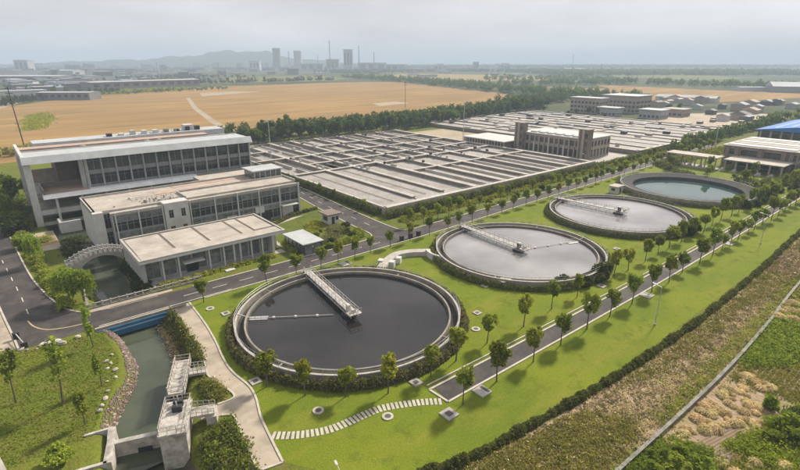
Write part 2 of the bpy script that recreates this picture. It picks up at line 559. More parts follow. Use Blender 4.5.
def ground_material():
    m, t, o = new_mat('open_ground')
    p = t.nodes.new('ShaderNodeBsdfPrincipled')
    p.inputs['Roughness'].default_value = 0.95
    p.inputs['Specular IOR Level'].default_value = 0.1
    pos = position(t)
    green = mix_node(t, noise(t, pos, 0.09, 6), (0.135, 0.155, 0.020), (0.098, 0.122, 0.017))
    green = mix_node(t, noise(t, pos, 0.30, 6, 0.5, 0.72), green, (0.145, 0.122, 0.038))
    far = mix_node(t, noise(t, pos, 0.004, 5, 0.4, 0.6), (0.040, 0.058, 0.022), (0.095, 0.095, 0.036))
    far = mix_node(t, noise(t, pos, 0.012, 4, 0.52, 0.62), far, (0.034, 0.05, 0.022))
    sp = t.nodes.new('ShaderNodeSeparateXYZ')
    t.links.new(pos, sp.inputs[0])
    ln = t.nodes.new('ShaderNodeVectorMath')
    ln.operation = 'LENGTH'
    t.links.new(pos, ln.inputs[0])
    r = t.nodes.new('ShaderNodeMapRange')
    r.inputs['From Min'].default_value = 330
    r.inputs['From Max'].default_value = 520
    t.links.new(ln.outputs['Value'], r.inputs['Value'])
    c = mix_node(t, r.outputs[0], green, far)
    # muddy bed and banks below the turf line
    r2 = t.nodes.new('ShaderNodeMapRange')
    r2.inputs['From Min'].default_value = -1.0
    r2.inputs['From Max'].default_value = -1.9
    t.links.new(sp.outputs['Z'], r2.inputs['Value'])
    c = mix_node(t, r2.outputs[0], c, (0.10, 0.08, 0.058))
    f = noise(t, pos, 1.5, 6, 0.2, 0.8, rough=0.7)
    mr = t.nodes.new('ShaderNodeMapRange')
    mr.inputs['To Min'].default_value = 0.6
    mr.inputs['To Max'].default_value = 1.3
    t.links.new(f, mr.inputs['Value'])
    c = mix_node(t, 1.0, c, mr.outputs[0], 'MULTIPLY')
    t.links.new(c, p.inputs['Base Color'])
    b = t.nodes.new('ShaderNodeBump')
    b.inputs['Strength'].default_value = 0.6
    b.inputs['Distance'].default_value = 0.2
    t.links.new(noise(t, pos, 3.0, 4, 0.2, 0.8), b.inputs['Height'])
    t.links.new(b.outputs[0], p.inputs['Normal'])
    t.links.new(p.outputs[0], o.inputs['Surface'])
    return m


xs = np.concatenate([[-9000, -5000, -2500, -1200, -500, -200, -80, -30, -12], np.arange(-6, 32, 0.7), [36, 50, 90, 160, 300, 600, 1200, 2500, 5000, 9000]])
ys = np.concatenate([[-9000, -3000, -800, -200, -40, 0, 15], np.arange(24, 182, 0.9), [190, 220, 300, 450, 800, 1500, 3000, 6000, 9000]])
ground = struct(grid_mesh('ground', xs, ys, terrain, ground_material()))

# canal water: two levels, split at the weir
cw = MB()
up = [c for c in CANAL if c[1] >= 58]
cw.sheet([(x - w - 2.6, y) for x, y, w in up] + [(x + w + 2.6, y) for x, y, w in up[::-1]], -2.0)
canal = struct(cw.build('canal_water', M['water_canal']))
cw = MB()
lo = [(9.6, 62.2, 2.6)] + [c for c in CANAL if c[1] <= 58]
lo[0] = (8.0, 60.6, 2.4)
cw.sheet([(x - w - 2.2, y) for x, y, w in lo] + [(x + w + 2.2, y) for x, y, w in lo[::-1]], -2.75)
struct(cw.build('canal_pool_water', M['water_canal']))

# ------------------------------------------------------------------ roads, paths, lawns
ROAD_S, ROAD_N = 97.2, 104.2


def ribbon(P, w):
    """offset polyline both sides -> polygon"""
    L, Q = [], []
    for i, p in enumerate(P):
        a, b = P[max(0, i - 1)], P[min(len(P) - 1, i + 1)]
        d = math.hypot(b[0] - a[0], b[1] - a[1])
        nx, ny = -(b[1] - a[1]) / d, (b[0] - a[0]) / d
        L.append((p[0] + nx * w / 2, p[1] + ny * w / 2))
        Q.append((p[0] - nx * w / 2, p[1] - ny * w / 2))
    return L + Q[::-1]


def smooth_line(P, k=6):
    out = []
    n = len(P)
    for i in range(n - 1):
        p0, p1, p2, p3 = P[max(0, i - 1)], P[i], P[i + 1], P[min(n - 1, i + 2)]
        for j in range(k):
            t = j / k
            out.append(tuple(0.5 * (2 * b + (c - a) * t + (2 * a - 5 * b + 4 * c - d) * t * t + (3 * b - a - 3 * c + d) * t ** 3)
                             for a, b, c, d in zip(p0, p1, p2, p3)))
    out.append(tuple(P[-1]))
    return out


def strip_wall(mb, P, w, z0, z1):
    """a kerb / low wall following a polyline, one quad prism per stretch"""
    poly = ribbon(P, w)
    n = len(P)
    vs = [(x, y, z) for z in (z0, z1) for x, y in poly]
    N = 2 * n
    fs = []
    for i in range(n - 1):
        a, b, c, d = i, i + 1, N - 2 - i, N - 1 - i
        fs += [(a + N, d + N, c + N, b + N), (a, b, b + N, a + N), (c, d, d + N, c + N)]
    fs += [(0, N, 2 * N - 1, N - 1), (n - 1, n, n + N, n - 1 + N)]
    mb.add(vs, fs)
    return mb


main_road = struct(MB().sheet([(-3.0, ROAD_S), (5.5, ROAD_S), (28, ROAD_S), (90, ROAD_S + .2), (160, 100.6), (240, 103.5), (330, 106), (330, 110.2), (240, 107.6), (160, 105.2), (90, ROAD_N - .6),
                               (87.5, ROAD_N + .4), (86.6, 106.5), (86.4, 114), (87.5, 135), (90.0, 170), (93, 215), (87.5, 215), (84.2, 170), (80.6, 140), (78.8, 118), (78.6, 109.5),
                               (77.4, 106), (74.5, ROAD_N + .4), (70, ROAD_N), (28, ROAD_N), (12, ROAD_N), (8.5, 105.0), (6.0, 107.6), (4.4, 112), (2.6, 122), (1.2, 135), (0.0, 160), (-1.5, 190), (-4, 260),
                               (-11, 260), (-8.5, 190), (-6.6, 150), (-4.6, 120), (-3.2, 103)], 0.03).build('main_road', M['asphalt']))
service_road = struct(MB().sheet([(43.4, 41.7), (43.9, 45.2), (110, 44.4), (200, 45.2), (330, 46.8), (330, 43.2), (200, 42.2), (110, 41.2)], 0.03).build('service_road', M['asphalt']))

kerbs = [
    ([(28, ROAD_S - .15), (90, ROAD_S + .05), (160, 100.45), (240, 103.35), (330, 105.85)], main_road),
    ([(28, ROAD_N + .15), (70, ROAD_N + .15), (74.4, ROAD_N + .5), (77.2, 106.1), (78.4, 109.5), (78.6, 118), (80.4, 140), (84, 170)], main_road),
    ([(88.2, ROAD_N + .2), (86.9, 106.5), (86.7, 114), (87.8, 135), (90.2, 170)], main_road),
    ([(12, ROAD_N + .15), (8.5, 105.2), (6.2, 107.8), (4.6, 112), (2.8, 122), (1.4, 135), (0.2, 160), (-1.3, 190)], main_road),
    ([(-3.0, 97.0), (-3.4, 103), (-4.8, 120), (-6.8, 150), (-8.7, 190)], main_road),
    ([(90, ROAD_N - .5), (160, 105.35), (240, 107.75), (330, 110.35)], main_road),
    ([(43.2, 41.55), (110, 41.05), (200, 42.05), (330, 43.05)], service_road),
    ([(43.0, 45.35), (110, 44.55), (200, 45.35), (330, 46.95)], service_road),
    ([(43.2, 41.6), (43.0, 45.3)], service_road),
]
for P, par in kerbs:
    strip_wall(MB(), smooth_line(P), 0.34, 0.0, 0.15).build('kerb', M['kerb'], par)
# second, outer coping line beside the service road
strip_wall(MB(), smooth_line([(43.4, 46.3), (110, 45.5), (200, 46.3), (330, 47.9)]), 0.22, 0.0, 0.13).build('kerb', M['kerb'], service_road)
# painted lines
LINEZ = 0.036
for k in range(18):                                  # dashes up the west road
    y = 113 + 7.0 * k
    x = np.interp(y, [103, 122, 150, 190, 260], [-0.2, -1.0, -3.0, -5.1, -7.5])
    MB().obox(x, y, 0.18, 2.6, R(2.4), 0.031, LINEZ).build('lane_dash', M['paint_white'], main_road)
curve = smooth_line([(-0.9, 108.5), (-0.2, 105.2), (1.5, 102.4), (4.5, 101.0), (8, 100.6)])
strip_wall(MB(), curve, 0.2, 0.031, LINEZ).build('lane_line', M['paint_yellow'], main_road)
for k in range(9):
    MB().box(25 + 6 * k, 28.2 + 6 * k, 100.7, 100.88, 0.031, LINEZ).build('lane_dash', M['paint_white'], main_road)
strip_wall(MB(), [(9, 97.8), (34, 97.8)], 0.2, 0.031, LINEZ).build('edge_line', M['paint_white'], main_road)
for k in range(7):
    y = 116 + 7.5 * k
    MB().obox(np.interp(y, [110, 140, 170], [82.6, 84.0, 87.2]), y, 0.16, 3.0, R(-4), 0.031, LINEZ).build('lane_dash', M['paint_white'], main_road)

path_L = [(21.3, 96.9), (20.9, 85.4), (20.4, 78.0), (19.8, 73.3), (19.0, 69.9), (19.3, 67.0), (20.2, 63.6), (19.9, 61.9), (17.6, 61.9), (15.4, 62.3), (14.6, 60.0), (17.2, 59.3), (18.4, 58.3), (18.2, 56.6), (17.6, 52.4), (16.8, 46.8)]
path_R = [(24.9, 96.9), (24.4, 86.8), (23.6, 79.1), (22.6, 72.8), (22.3, 68.2), (22.8, 63.2), (22.4, 59.9), (21.7, 57.4), (21.1, 55.2), (20.4, 50.9), (19.7, 46.2)]
footpath = struct(MB().sheet(path_L + path_R[::-1], 0.05).build('footpath', M['path']))
strip_wall(MB(), smooth_line(path_R), 0.3, 0.0, 0.17).build('kerb', M['kerb'], footpath)
strip_wall(MB(), smooth_line(path_L[:5]), 0.3, -0.4, 0.17).build('kerb', M['kerb'], footpath)
strip_wall(MB(), smooth_line(path_L[4:9]), 0.3, -0.4, 0.17).build('kerb', M['kerb'], footpath)
strip_wall(MB(), smooth_line(path_L[11:]), 0.3, -0.4, 0.17).build('kerb', M['kerb'], footpath)
strip_wall(MB(), [(16.8, 46.8), (19.7, 46.2)], 0.3, 0.0, 0.14).build('kerb', M['kerb'], footpath)

plaza = struct(MB().sheet([(-3.3, 97.8), (-3.6, 103), (-5.0, 120), (-7.0, 150), (-30, 150), (-30, 101)], 0.02).build('pavement', M['path']))
# joints: every paving bay of the plaza that shows is its own slab
for i in range(8):
    for j in range(3):
        y0, y1 = 98.4 + 3.0 * i, 101.3 + 3.0 * i
        x1 = -3.75 - 0.07 * (y1 - 98) - 3.05 * j
        MB().box(x1 - 2.95, x1, y0 + (1.2 if i == 0 else 0), y1, 0.02, 0.05).build('paving_slab', M['path'], plaza)

lawn = struct(MB().sheet([(25.1, 97.0), (90, 97.1), (160, 100.4), (240, 103.3), (330, 105.8), (330, 48.1), (200, 46.5), (110, 45.7), (43.0, 46.5), (42.8, 41.5), (110, 40.9), (200, 41.9), (330, 42.9),
                          (330, 32.6), (170, 30.6), (70, 29.8), (45, 30.6), (33, 33), (24, 40), (19.9, 46.0), (20.6, 50.9), (21.3, 55.2), (21.9, 57.4), (22.6, 59.9), (23.0, 63.2), (22.5, 68.2), (22.8, 72.8), (23.8, 79.1), (24.6, 86.8)], 0.012).build('lawn', M['lawn']))
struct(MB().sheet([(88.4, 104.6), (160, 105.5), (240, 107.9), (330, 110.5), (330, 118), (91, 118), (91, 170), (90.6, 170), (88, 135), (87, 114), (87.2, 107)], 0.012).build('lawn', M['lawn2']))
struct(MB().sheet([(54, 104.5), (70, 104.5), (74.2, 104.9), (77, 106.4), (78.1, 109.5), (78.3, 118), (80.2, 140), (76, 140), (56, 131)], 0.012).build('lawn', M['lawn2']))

# ------------------------------------------------------------------ road bridge over the canal
rb = thing('road_bridge', 'short road bridge with bright blue steel girder over the green canal', 'bridge', (14.8, 100, 0))
box('deck', M['concrete'], rb, 8.2, 21.2, 95.7, 105.6, -0.75, -0.01)
g = box('girder', M['blue'], rb, 8.4, 21.2, 95.25, 95.62, -1.45, 0.12)
box('girder_flange', M['bluelight'], g, 8.4, 21.2, 95.12, 95.66, -0.62, -0.42)
box('girder_flange', M['blue'], g, 8.4, 21.2, 95.10, 95.68, -1.6, -1.45)
for k in range(7):
    box('stiffener', M['blue'], g, 9.2 + 1.9 * k, 9.32 + 1.9 * k, 95.17, 95.25, -1.45, -0.62)
box('girder', M['rimconcrete'], rb, 8.4, 21.2, 105.65, 106.0, -1.45, 0.1)
box('footway', M['path'], rb, 8.2, 24.0, 104.5, 105.6, 0.0, 0.16)
box('footway', M['path'], rb, 8.2, 21.2, 95.7, 97.1, 0.0, 0.16)
box('parapet', M['rimconcrete'], rb, 8.2, 24.0, 95.72, 95.95, 0.165, 0.55)
for s_ in (7.6, 21.3):
    box('abutment', M['wetconcrete'], rb, s_, s_ + 1.1, 95.8, 105.5, -3.4, -0.76)

# stone-post balustrade along the pond side of the road
bal = thing('balustrade', 'long grey concrete balustrade between the road and the pond', 'balustrade', (18, 106.6, 0))
box('plinth', M['rimconcrete'], bal, 8.0, 30.5, 106.2, 106.6, -0.8, 0.22)
box('top_rail', M['concrete'], bal, 8.0, 30.5, 106.28, 106.52, 0.95, 1.1)
box('mid_rail', M['rimconcrete'], bal, 8.0, 30.5, 106.34, 106.46, 0.5, 0.62)
for k in range(16):
    x = 8.1 + 1.49 * k
    box('post', M['concrete'], bal, x, x + 0.28, 106.26, 106.54, 0.22, 1.22)

# stone arch footbridge over the pond
ab = thing('arch_bridge', 'pale stone arch footbridge with carved balustrade over the dark pond', 'bridge', (15.6, 134, 0))
A0, A1, AY0, AY1 = 8.6, 23.0, 132.2, 135.2


def arch_z(x):
    t = (x - (A0 + A1) / 2) / ((A1 - A0) / 2)
    return 0.15 + 2.3 * (1 - t * t)


def arch_under(x):
    t = (x - (A0 + A1) / 2) / 5.4
    return -3.0 if abs(t) >= 1 else -3.0 + 4.7 * math.sqrt(1 - t * t)


N = 28
xsn = [A0 + (A1 - A0) * i / N for i in range(N + 1)]
mb = MB()
for y0, y1 in ((AY0, AY1),):
    vs = []
    for x in xsn:
        vs += [(x, y0, min(arch_under(x), arch_z(x) - .35)), (x, y0, arch_z(x)), (x, y1, arch_z(x)), (x, y1, min(arch_under(x), arch_z(x) - .35))]
    fs = []
    for i in range(N):
        a, b = 4 * i, 4 * i + 4
        for j in range(4):
            k = (j + 1) % 4
            fs.append((a + j, a + k, b + k, b + j))
    fs += [(0, 3, 2, 1), (4 * N, 4 * N + 1, 4 * N + 2, 4 * N + 3)]
    mb.add(vs, fs)
mb.build('arch', M['concrete'], ab)
for y in (AY0 + .08, AY1 - .08):
    mb = MB()
    for a, b in zip(xsn[:-1], xsn[1:]):
        za, zb = arch_z(a), arch_z(b)
        mb.add([(a, y - .1, za + .85), (b, y - .1, zb + .85), (b, y + .1, zb + .85), (a, y + .1, za + .85), (a, y - .1, za + 1.05), (b, y - .1, zb + 1.05), (b, y + .1, zb + 1.05), (a, y + .1, za + 1.05)],
               [(0, 3, 2, 1), (4, 5, 6, 7), (0, 1, 5, 4), (1, 2, 6, 5), (2, 3, 7, 6), (3, 0, 4, 7)])
    mb.build('handrail', M['white'], ab)
    for i in range(0, N + 1, 2):
        x = xsn[i]
        box('post', M['white'], ab, x - .13, x + .13, y - .13, y + .13, arch_z(x) - .02, arch_z(x) + 1.25)
        if i < N:
            xc = xsn[i + 1]
            box('balustrade_panel', M['concrete'], ab, x + .2, xsn[i + 2] - .2, y - .05, y + .05, arch_z(xc) - .05, arch_z(xc) + .78)

# pond bank walls
pw = thing('retaining_wall', 'low grey retaining wall round the pond beside the low pavilion', 'wall', (20.5, 118, 0))
strip_wall(MB(), smooth_line([(22.6, 131), (21.5, 124), (21.4, 116), (21.6, 108)]), 0.5, -2.6, 0.35).build('wall', M['rimconcrete'], pw)
pw2 = thing('retaining_wall', 'low grey retaining wall on the willow side of the pond', 'wall', (9.5, 118, 0))
strip_wall(MB(), smooth_line([(8.8, 131), (9.6, 124), (9.5, 116), (8.8, 108)]), 0.5, -2.6, 0.3).build('wall', M['rimconcrete'], pw2)

# ------------------------------------------------------------------ sluice works on the canal
SA = math.atan2(0.40, 0.915)          # the works lie askew, along the lower canal
RA = -SA


def skew(cx, cy, u, v):
    """u across, v along the works"""
    return (cx + u * math.cos(RA) - v * math.sin(RA), cy + u * math.sin(RA) + v * math.cos(RA))


tr = thing('trash_rack_walkway', 'weathered concrete walkway with latticed railings standing in the canal', 'walkway', (15.0, 70.2, -2))
CX, CY = 15.3, 71.0
MB().obox(CX, CY, 2.3, 8.9, RA, 0.55, 0.95).build('deck', M['oldconcrete'], tr)
for v in (-3.8, -1.3, 1.3, 3.8):
    x, y = skew(CX, CY, 0, v)
    MB().obox(x, y, 2.0, 0.5, RA, -3.4, 0.55).build('pier', M['wetconcrete'], tr)
for u in (-1.1, 1.1):
    for k in range(9):
        x, y = skew(CX, CY, u, -4.3 + 1.075 * k)
        MB().obox(x, y, .16, .16, RA, 0.95, 2.05).build('post', M['oldconcrete'], tr)
        if k < 8:
            xa, ya = skew(CX, CY, u, -4.3 + 1.075 * k + .08)
            xb, yb = skew(CX, CY, u, -4.3 + 1.075 * (k + 1) - .08)
            mb = MB()
            for z in (1.15, 1.9):
                mb.tube((xa, ya, z), (xb, yb, z), .06, .06, 4)
            mb.tube((xa, ya, 1.15), (xb, yb, 1.9), .045, .045, 4).tube((xa, ya, 1.9), (xb, yb, 1.15), .045, .045, 4)
            mb.build('railing_panel', M['oldconcrete'], tr)
for v in (-4.3, 4.3):
    xa, ya = skew(CX, CY, -1.1, v)
    xb, yb = skew(CX, CY, 1.1, v)
    MB().tube((xa, ya, 1.95), (xb, yb, 1.95), .06, .06, 4).tube((xa, ya, 1.4), (xb, yb, 1.4), .05, .05, 4).build('end_rail', M['oldconcrete'], tr)
# side landing to the footpath
x, y = skew(CX, CY, 2.45, 0.9)
MB().obox(x, y, 2.6, 1.7, RA, 0.5, 0.9).build('landing', M['oldconcrete'], tr)
for v in (0.1, 1.7):
    xa, ya = skew(CX, CY, 1.3, v)
    xb, yb = skew(CX, CY, 3.7, v)
    MB().rail([(xa, ya, .9), (xb, yb, .9)], 1.0, .6, .05).build('railing', M['oldconcrete'], tr)
for v in (-3, 0.2, 3.2):
    x, y = skew(CX, CY, -0.2, v)
    MB().obox(x, y, 1.1, 1.9, RA, 0.95, 1.03).build('deck_hatch', M['oldconcrete'], tr)

gb = thing('sluice_gate_house', 'tall weathered concrete sluice block with hoists at the canal weir', 'sluice gate', (11.4, 59.4, -3))
CX, CY = 11.5, 59.5
MB().obox(CX, CY, 3.1, 6.4, RA, -3.4, 2.3).build('block', M['oldconcrete'], gb)
MB().obox(CX, CY, 3.4, 6.8, RA, 2.3, 2.62).build('top_slab', M['oldconcrete'], gb)
pts = [skew(CX, CY, u, v) for u, v in ((-1.55, -3.2), (1.55, -3.2), (1.55, 3.2), (-1.55, 3.2))]
MB().rail([(x, y, 2.62) for x, y in pts], 1.05, 1.0, .05, 2, True).build('railing', M['oldconcrete'], gb)
for v in (1.2, 2.4):
    x, y = skew(CX, CY, 0.1, v)
    h = MB().obox(x, y, 1.2, 0.7, RA, 2.62, 3.4).build('hoist', M['dark'], gb)
    MB().tube((x, y, 3.4), (x, y, 4.1), .09, .09, 8).build('spindle', M['metal'], h)
x, y = skew(CX, CY, 3.1, 1.4)
MB().obox(x, y, 3.0, 2.0, RA, 1.5, 1.9).build('footbridge', M['oldconcrete'], gb)
for v in (0.5, 2.3):
    xa, ya = skew(CX, CY, 1.7, v)
    xb, yb = skew(CX, CY, 4.6, v)
    MB().rail([(xa, ya, 1.9), (xb, yb, 1.6)], 1.0, .7, .05).build('railing', M['oldconcrete'], gb)
x, y = skew(CX, CY, 4.2, 1.4)
MB().obox(x, y, 1.3, 2.4, RA, -2.6, 1.5).build('abutment', M['oldconcrete'], gb)
for v in (-2.2, -0.6):
    x, y = skew(CX, CY, -1.58, v)
    MB().obox(x, y, 0.08, 0.9, RA, -1.2, 1.2).build('recess_panel', M['oldconcrete'], gb)

we = thing('weir_wall', 'stained concrete weir wall crossing the canal to the sluice block', 'wall', (7.4, 61.8, -3))
strip_wall(MB(), [(4.3, 62.9), (10.3, 60.9)], 0.55, -3.4, 0.0).build('wall', M['oldconcrete'], we)
strip_wall(MB(), [(4.3, 62.9), (10.2, 60.9)], 0.75, 0.0, 0.2).build('coping', M['oldconcrete'], we)
MB().obox(7.7, 61.35, 1.7, .12, RA, -2.2, -1.3).build('gate_leaf', M['dark'], we)
wg = thing('wing_wall', 'pale concrete wing wall stepping round the lawn corner at the weir', 'wall', (3.9, 63, -2))
strip_wall(MB(), [(1.9, 66.6), (5.1, 66.0)], 0.35, -1.0, 0.22).build('wall', M['oldconcrete'], wg)
strip_wall(MB(), [(5.0, 66.0), (4.35, 63.2), (3.2, 59.4)], 0.9, -3.4, 0.25).build('wall', M['oldconcrete'], wg)
strip_wall(MB(), [(3.2, 59.6), (0.4, 60.3), (-4, 61.0)], 0.45, -1.0, 0.25).build('wall', M['oldconcrete'], wg)

# low stone kerb wall at the picture's corner
cwall = thing('boundary_wall', 'pale low boundary wall at the bottom left corner of the lawn', 'wall', (-7, 66, 0))
strip_wall(MB(), [(-7.4, 71.5), (-6.5, 66.0), (-5.9, 61)], 0.5, -0.1, 0.5).build('wall', M['concrete'], cwall)

# ------------------------------------------------------------------ circular clarifier tanks
TANKS = [(46.1, 70.9), (97.6, 71.6), (147.8, 72.2), (198.6, 72.6)]
RIM = 1.7


def tank(cx, cy, label, water, level, bridge):
    th = thing('clarifier_tank', label, 'tank', (cx, cy, 0), 'round clarifier tanks')
    MB().ring(cx, cy, 20.35, 20.65, 0, RIM, 120).build('outer_wall', M['rimconcrete'], th)
    MB().ring(cx, cy, 20.33, 20.72, RIM, RIM + .14, 120).build('coping', M['concrete'], th)
    MB().ring(cx, cy, 19.00, 20.35, 0.2, level - .25, 120).build('channel_floor', M['slate'], th)
    MB().ring(cx, cy, 18.70, 19.00, 0.0, RIM - .12, 120).build('weir_wall', M['rimconcrete'], th)
    MB().ring(cx, cy, 18.45, 18.70, 0.05, level + .28, 120).build('weir_plate', M['wetconcrete'], th)
    MB().disc(cx, cy, 18.47, level, 120).build('water', water, th)
    P = [(cx + 20.70 * math.cos(2 * math.pi * i / 72), cy + 20.70 * math.sin(2 * math.pi * i / 72), RIM + .14) for i in range(72)]
    MB().rail(P, 1.0, 9, .032, 2, True).build('railing', M['metal'], th)
    # spider stub pipes bridging the launder
    for k in range(4):
        a = 0.4 + k * math.pi / 2
        c, q = math.cos(a), math.sin(a)
        MB().tube((cx + 18.50 * c, cy + 18.50 * q, level + .5), (cx + 20.10 * c, cy + 20.10 * q, level + .5), .16, .16, 8).build('launder_pipe', M['rimconcrete'], th)
    return th


def bridge_for(cx, cy, ang, label, level, fancy):
    """rotating half bridge from the rim to just past the middle"""
    th = thing('scraper_bridge', label, 'scraper bridge', (cx, cy, level), 'rotating scraper bridges')
    ca, sa = math.cos(ang), math.sin(ang)

    def at(r, t, z):
        return (cx + ca * r - sa * t, cy + sa * r + ca * t, z)

    def ob(r0, r1, t0, t1, z0, z1):
        P = [at(r0, t0, 0), at(r1, t0, 0), at(r1, t1, 0), at(r0, t1, 0)]
        return MB().prism([(p[0], p[1]) for p in P], z0, z1)
    zd = 2.0
    ob(-2.6, 21.1, -.75, .75, zd, zd + .14).build('deck', M['whitemetal'], th)
    for t in (-.8, .8):
        mb = MB()
        n = 14
        for k in range(n):
            r0, r1 = -2.4 + 23.5 * k / n, -2.4 + 23.5 * (k + 1) / n
            mb.tube(at(r0, t, zd - .55), at(r0, t, zd + 1.2), .05, .05, 4)
            mb.tube(at(r0, t, zd - .55 if k % 2 else zd + .6), at(r1, t, zd + .6 if k % 2 else zd - .55), .04, .04, 4)
        for z, r in ((-.55, .09), (.6, .045), (1.2, .055)):
            mb.tube(at(-2.4, t, zd + z), at(21.1, t, zd + z), r, r, 5)
        mb.tube(at(21.1, t, zd - .55), at(21.1, t, zd + 1.2), .05, .05, 4)
        mb.build('truss_railing', M['whitemetal'], th)
    ob(-2.8, -1.2, -1.25, 1.25, zd + .02, zd + .17).build('centre_platform', M['whitemetal'], th)
    MB().lathe(cx, cy, [(.01, level - .4), (1.5, level - .4), (1.5, level + .35), (.55, level + .4), (.5, zd), (.01, zd)], 24).build('centre_column', M['dark'], th)
    p = [at(-2.75, t, zd + .17) for t in (-1.2, 1.2)] + [at(-1.25, 1.2, zd + .17)]
    MB().rail(p, 1.05, .8, .045).build('platform_railing', M['whitemetal'], th)
    ob(-2.1, -1.5, -.4, .3, zd + .17, zd + .75).build('drive_unit', M['whitemetal'], th)
    c = ob(-.9, .1, .15, .65, zd + .14, zd + 1.25).build('control_cabinet', M['dark'] if fancy else M['metal'], th)
    ob(-.95, .15, .1, .7, zd + 1.25, zd + 1.33).build('cabinet_roof', M['whitemetal'], c)
    ob(19.85, 21.4, -1.35, 1.35, RIM + .42, zd + .02).build('end_carriage', M['whitemetal'], th)
    for t in (-1.1, 1.1):
        a_, b_ = at(20.42, t - .14, RIM + .43), at(20.42, t + .14, RIM + .43)
        MB().tube(a_, b_, .29, .29, 12).build('wheel', M['dark'], th)
    # scraper arms hanging to the water
    for k in range(5):
        r = 3.5 + 3.4 * k
        MB().tube(at(r, .5, zd - .5), at(r, .9, level - .25), .06, .06, 5).build('scraper_hanger', M['dark'], th)
    return th


def scum_beam(cx, cy, ang, label, level, r0, r1):
    th = thing('scum_beam', label, 'skimmer', (cx, cy, level))
    ca, sa = math.cos(ang), math.sin(ang)

    def at(r, t, z):
        return (cx + ca * r - sa * t, cy + sa * r + ca * t, z)
    MB().tube(at(r0, 0, level + .16), at(r1, 0, level + .22), .07, .07, 6).build('pipe', M['whitemetal'], th)
    P = [at(15.1, -.75, 0), at(18.4, -.75, 0), at(18.4, .55, 0), at(15.1, .55, 0)]
    P = [(p[0], p[1]) for p in P]
    MB().prism(P, level - .3, level + .14).build('scum_hopper', M['metal'], th)
    MB().rail([at(15.1, .6, level + .14), at(18.3, .6, level + .14)], .7, 1.1, .04).build('railing', M['whitemetal'], th)
    MB().tube(at(18.3, 0, level + .3), at(20.4, 0, RIM + .3), .1, .1, 6).build('bracket', M['metal'], th)
    for k in range(3):
        r = r0 + 3 + 4 * k
        MB().lathe(*at(r, 0, 0)[:2], [(.01, level - .1), (.28, level - .1), (.28, level + .3), (.01, level + .34)], 10).build('float', M['whitemetal'], th)
    return th


tank(*TANKS[0], 'round concrete clarifier tank of nearly black water, nearest of the four', M['water_dark'], 0.85, True)
tank(*TANKS[1], 'round concrete clarifier tank of pale grey water next to the dark one', M['water_grey'], 0.95, True)
tank(*TANKS[2], 'round concrete clarifier tank of pale grey water beside the teal basin', M['water_grey'], 0.95, True)
bridge_for(*TANKS[0], R(82), 'white lattice scraper bridge reaching over the nearly black tank', 0.85, False)
bridge_for(*TANKS[1], R(86), 'white scraper bridge over the pale tank next to the dark one', 0.95, True)
bridge_for(*TANKS[2], R(94), 'white scraper bridge over the pale tank beside the teal basin', 0.95, True)
scum_beam(*TANKS[0], R(146), 'thin white scum beam with hopper floating on the nearly black tank', 0.85, 3.0, 18.4)
scum_beam(*TANKS[1], R(-18), 'thin scum beam across the pale tank next to the dark one', 0.95, 2.0, 18.4)

# the fourth basin is plain: sloped apron, deep teal water
cx, cy = TANKS[3]
t4 = thing('clarifier_tank', 'round basin of clear teal water with broad dark sloped apron', 'tank', (cx, cy, 0), 'round clarifier tanks')
MB().ring(cx, cy, 22.6, 23.0, 0, 2.15, 120).build('outer_wall', M['rimconcrete'], t4)
MB().ring(cx, cy, 18.8, 22.6, 0.05, 2.1, 120, zi=1.35).build('apron', M['slate'], t4)
MB().ring(cx, cy, 18.4, 18.8, 0.05, 1.38, 120).build('inner_wall', M['slate'], t4)
MB().disc(cx, cy, 18.45, 0.15, 120).build('water', M['water_teal'], t4)
P = [(cx + 22.95 * math.cos(2 * math.pi * i / 60), cy + 22.95 * math.sin(2 * math.pi * i / 60), 2.15) for i in range(60)]
MB().rail(P, 1.0, 9, .032, 2, True).build('railing', M['metal'], t4)

# outlet channel between the first and second tank, and the small valve houses
oc = thing('outlet_channel', 'stepped concrete outlet channel between the dark and the pale tank', 'channel', (74, 88, 0))
strip_wall(MB(), smooth_line([(63.8, 84.4), (68.5, 87.6), (72.6, 89.3), (76.5, 88.4), (80.5, 85.6)]), 2.2, 0.0, 1.15).build('channel_wall', M['concrete'], oc)
for p in ((68.0, 85.4), (70.8, 86.4), (66.6, 87.9)):
    MB().obox(p[0], p[1], 1.5, 1.2, R(35), 0.0, 1.5).build('valve_pit', M['white'], oc)
strip_wall(MB(), smooth_line([(79.5, 86), (78.5, 83), (79.0, 80)]), 0.6, 0.0, 1.6).build('pipe_cover', M['white'], oc)
for x, y, l in ((176.5, 88.3, 'small white valve house on the lawn between the pale tank and teal basin'), (80.2, 62.0, 'small white valve box at the foot of the second tank')):
    v = thing('valve_house', l, 'valve house', (x, y, 0))
    sc_ = 1.0 if x > 100 else .55
    box('wall', M['white'], v, x - 2.2 * sc_, x + 2.2 * sc_, y - 1.6 * sc_, y + 1.6 * sc_, 0, 2.4 * sc_)
    box('roof', M['roof_tan'], v, x - 2.5 * sc_, x + 2.5 * sc_, y - 1.9 * sc_, y + 1.9 * sc_, 2.4 * sc_, 2.7 * sc_)
    box('door', M['dark'], v, x - .5 * sc_, x + .5 * sc_, y - 1.64 * sc_, y - 1.6 * sc_, 0.02, 2.0 * sc_)
    box('window', M['glass'], v, x - 2.24 * sc_, x - 2.2 * sc_, y - .7 * sc_, y + .7 * sc_, 1.0 * sc_, 1.9 * sc_)

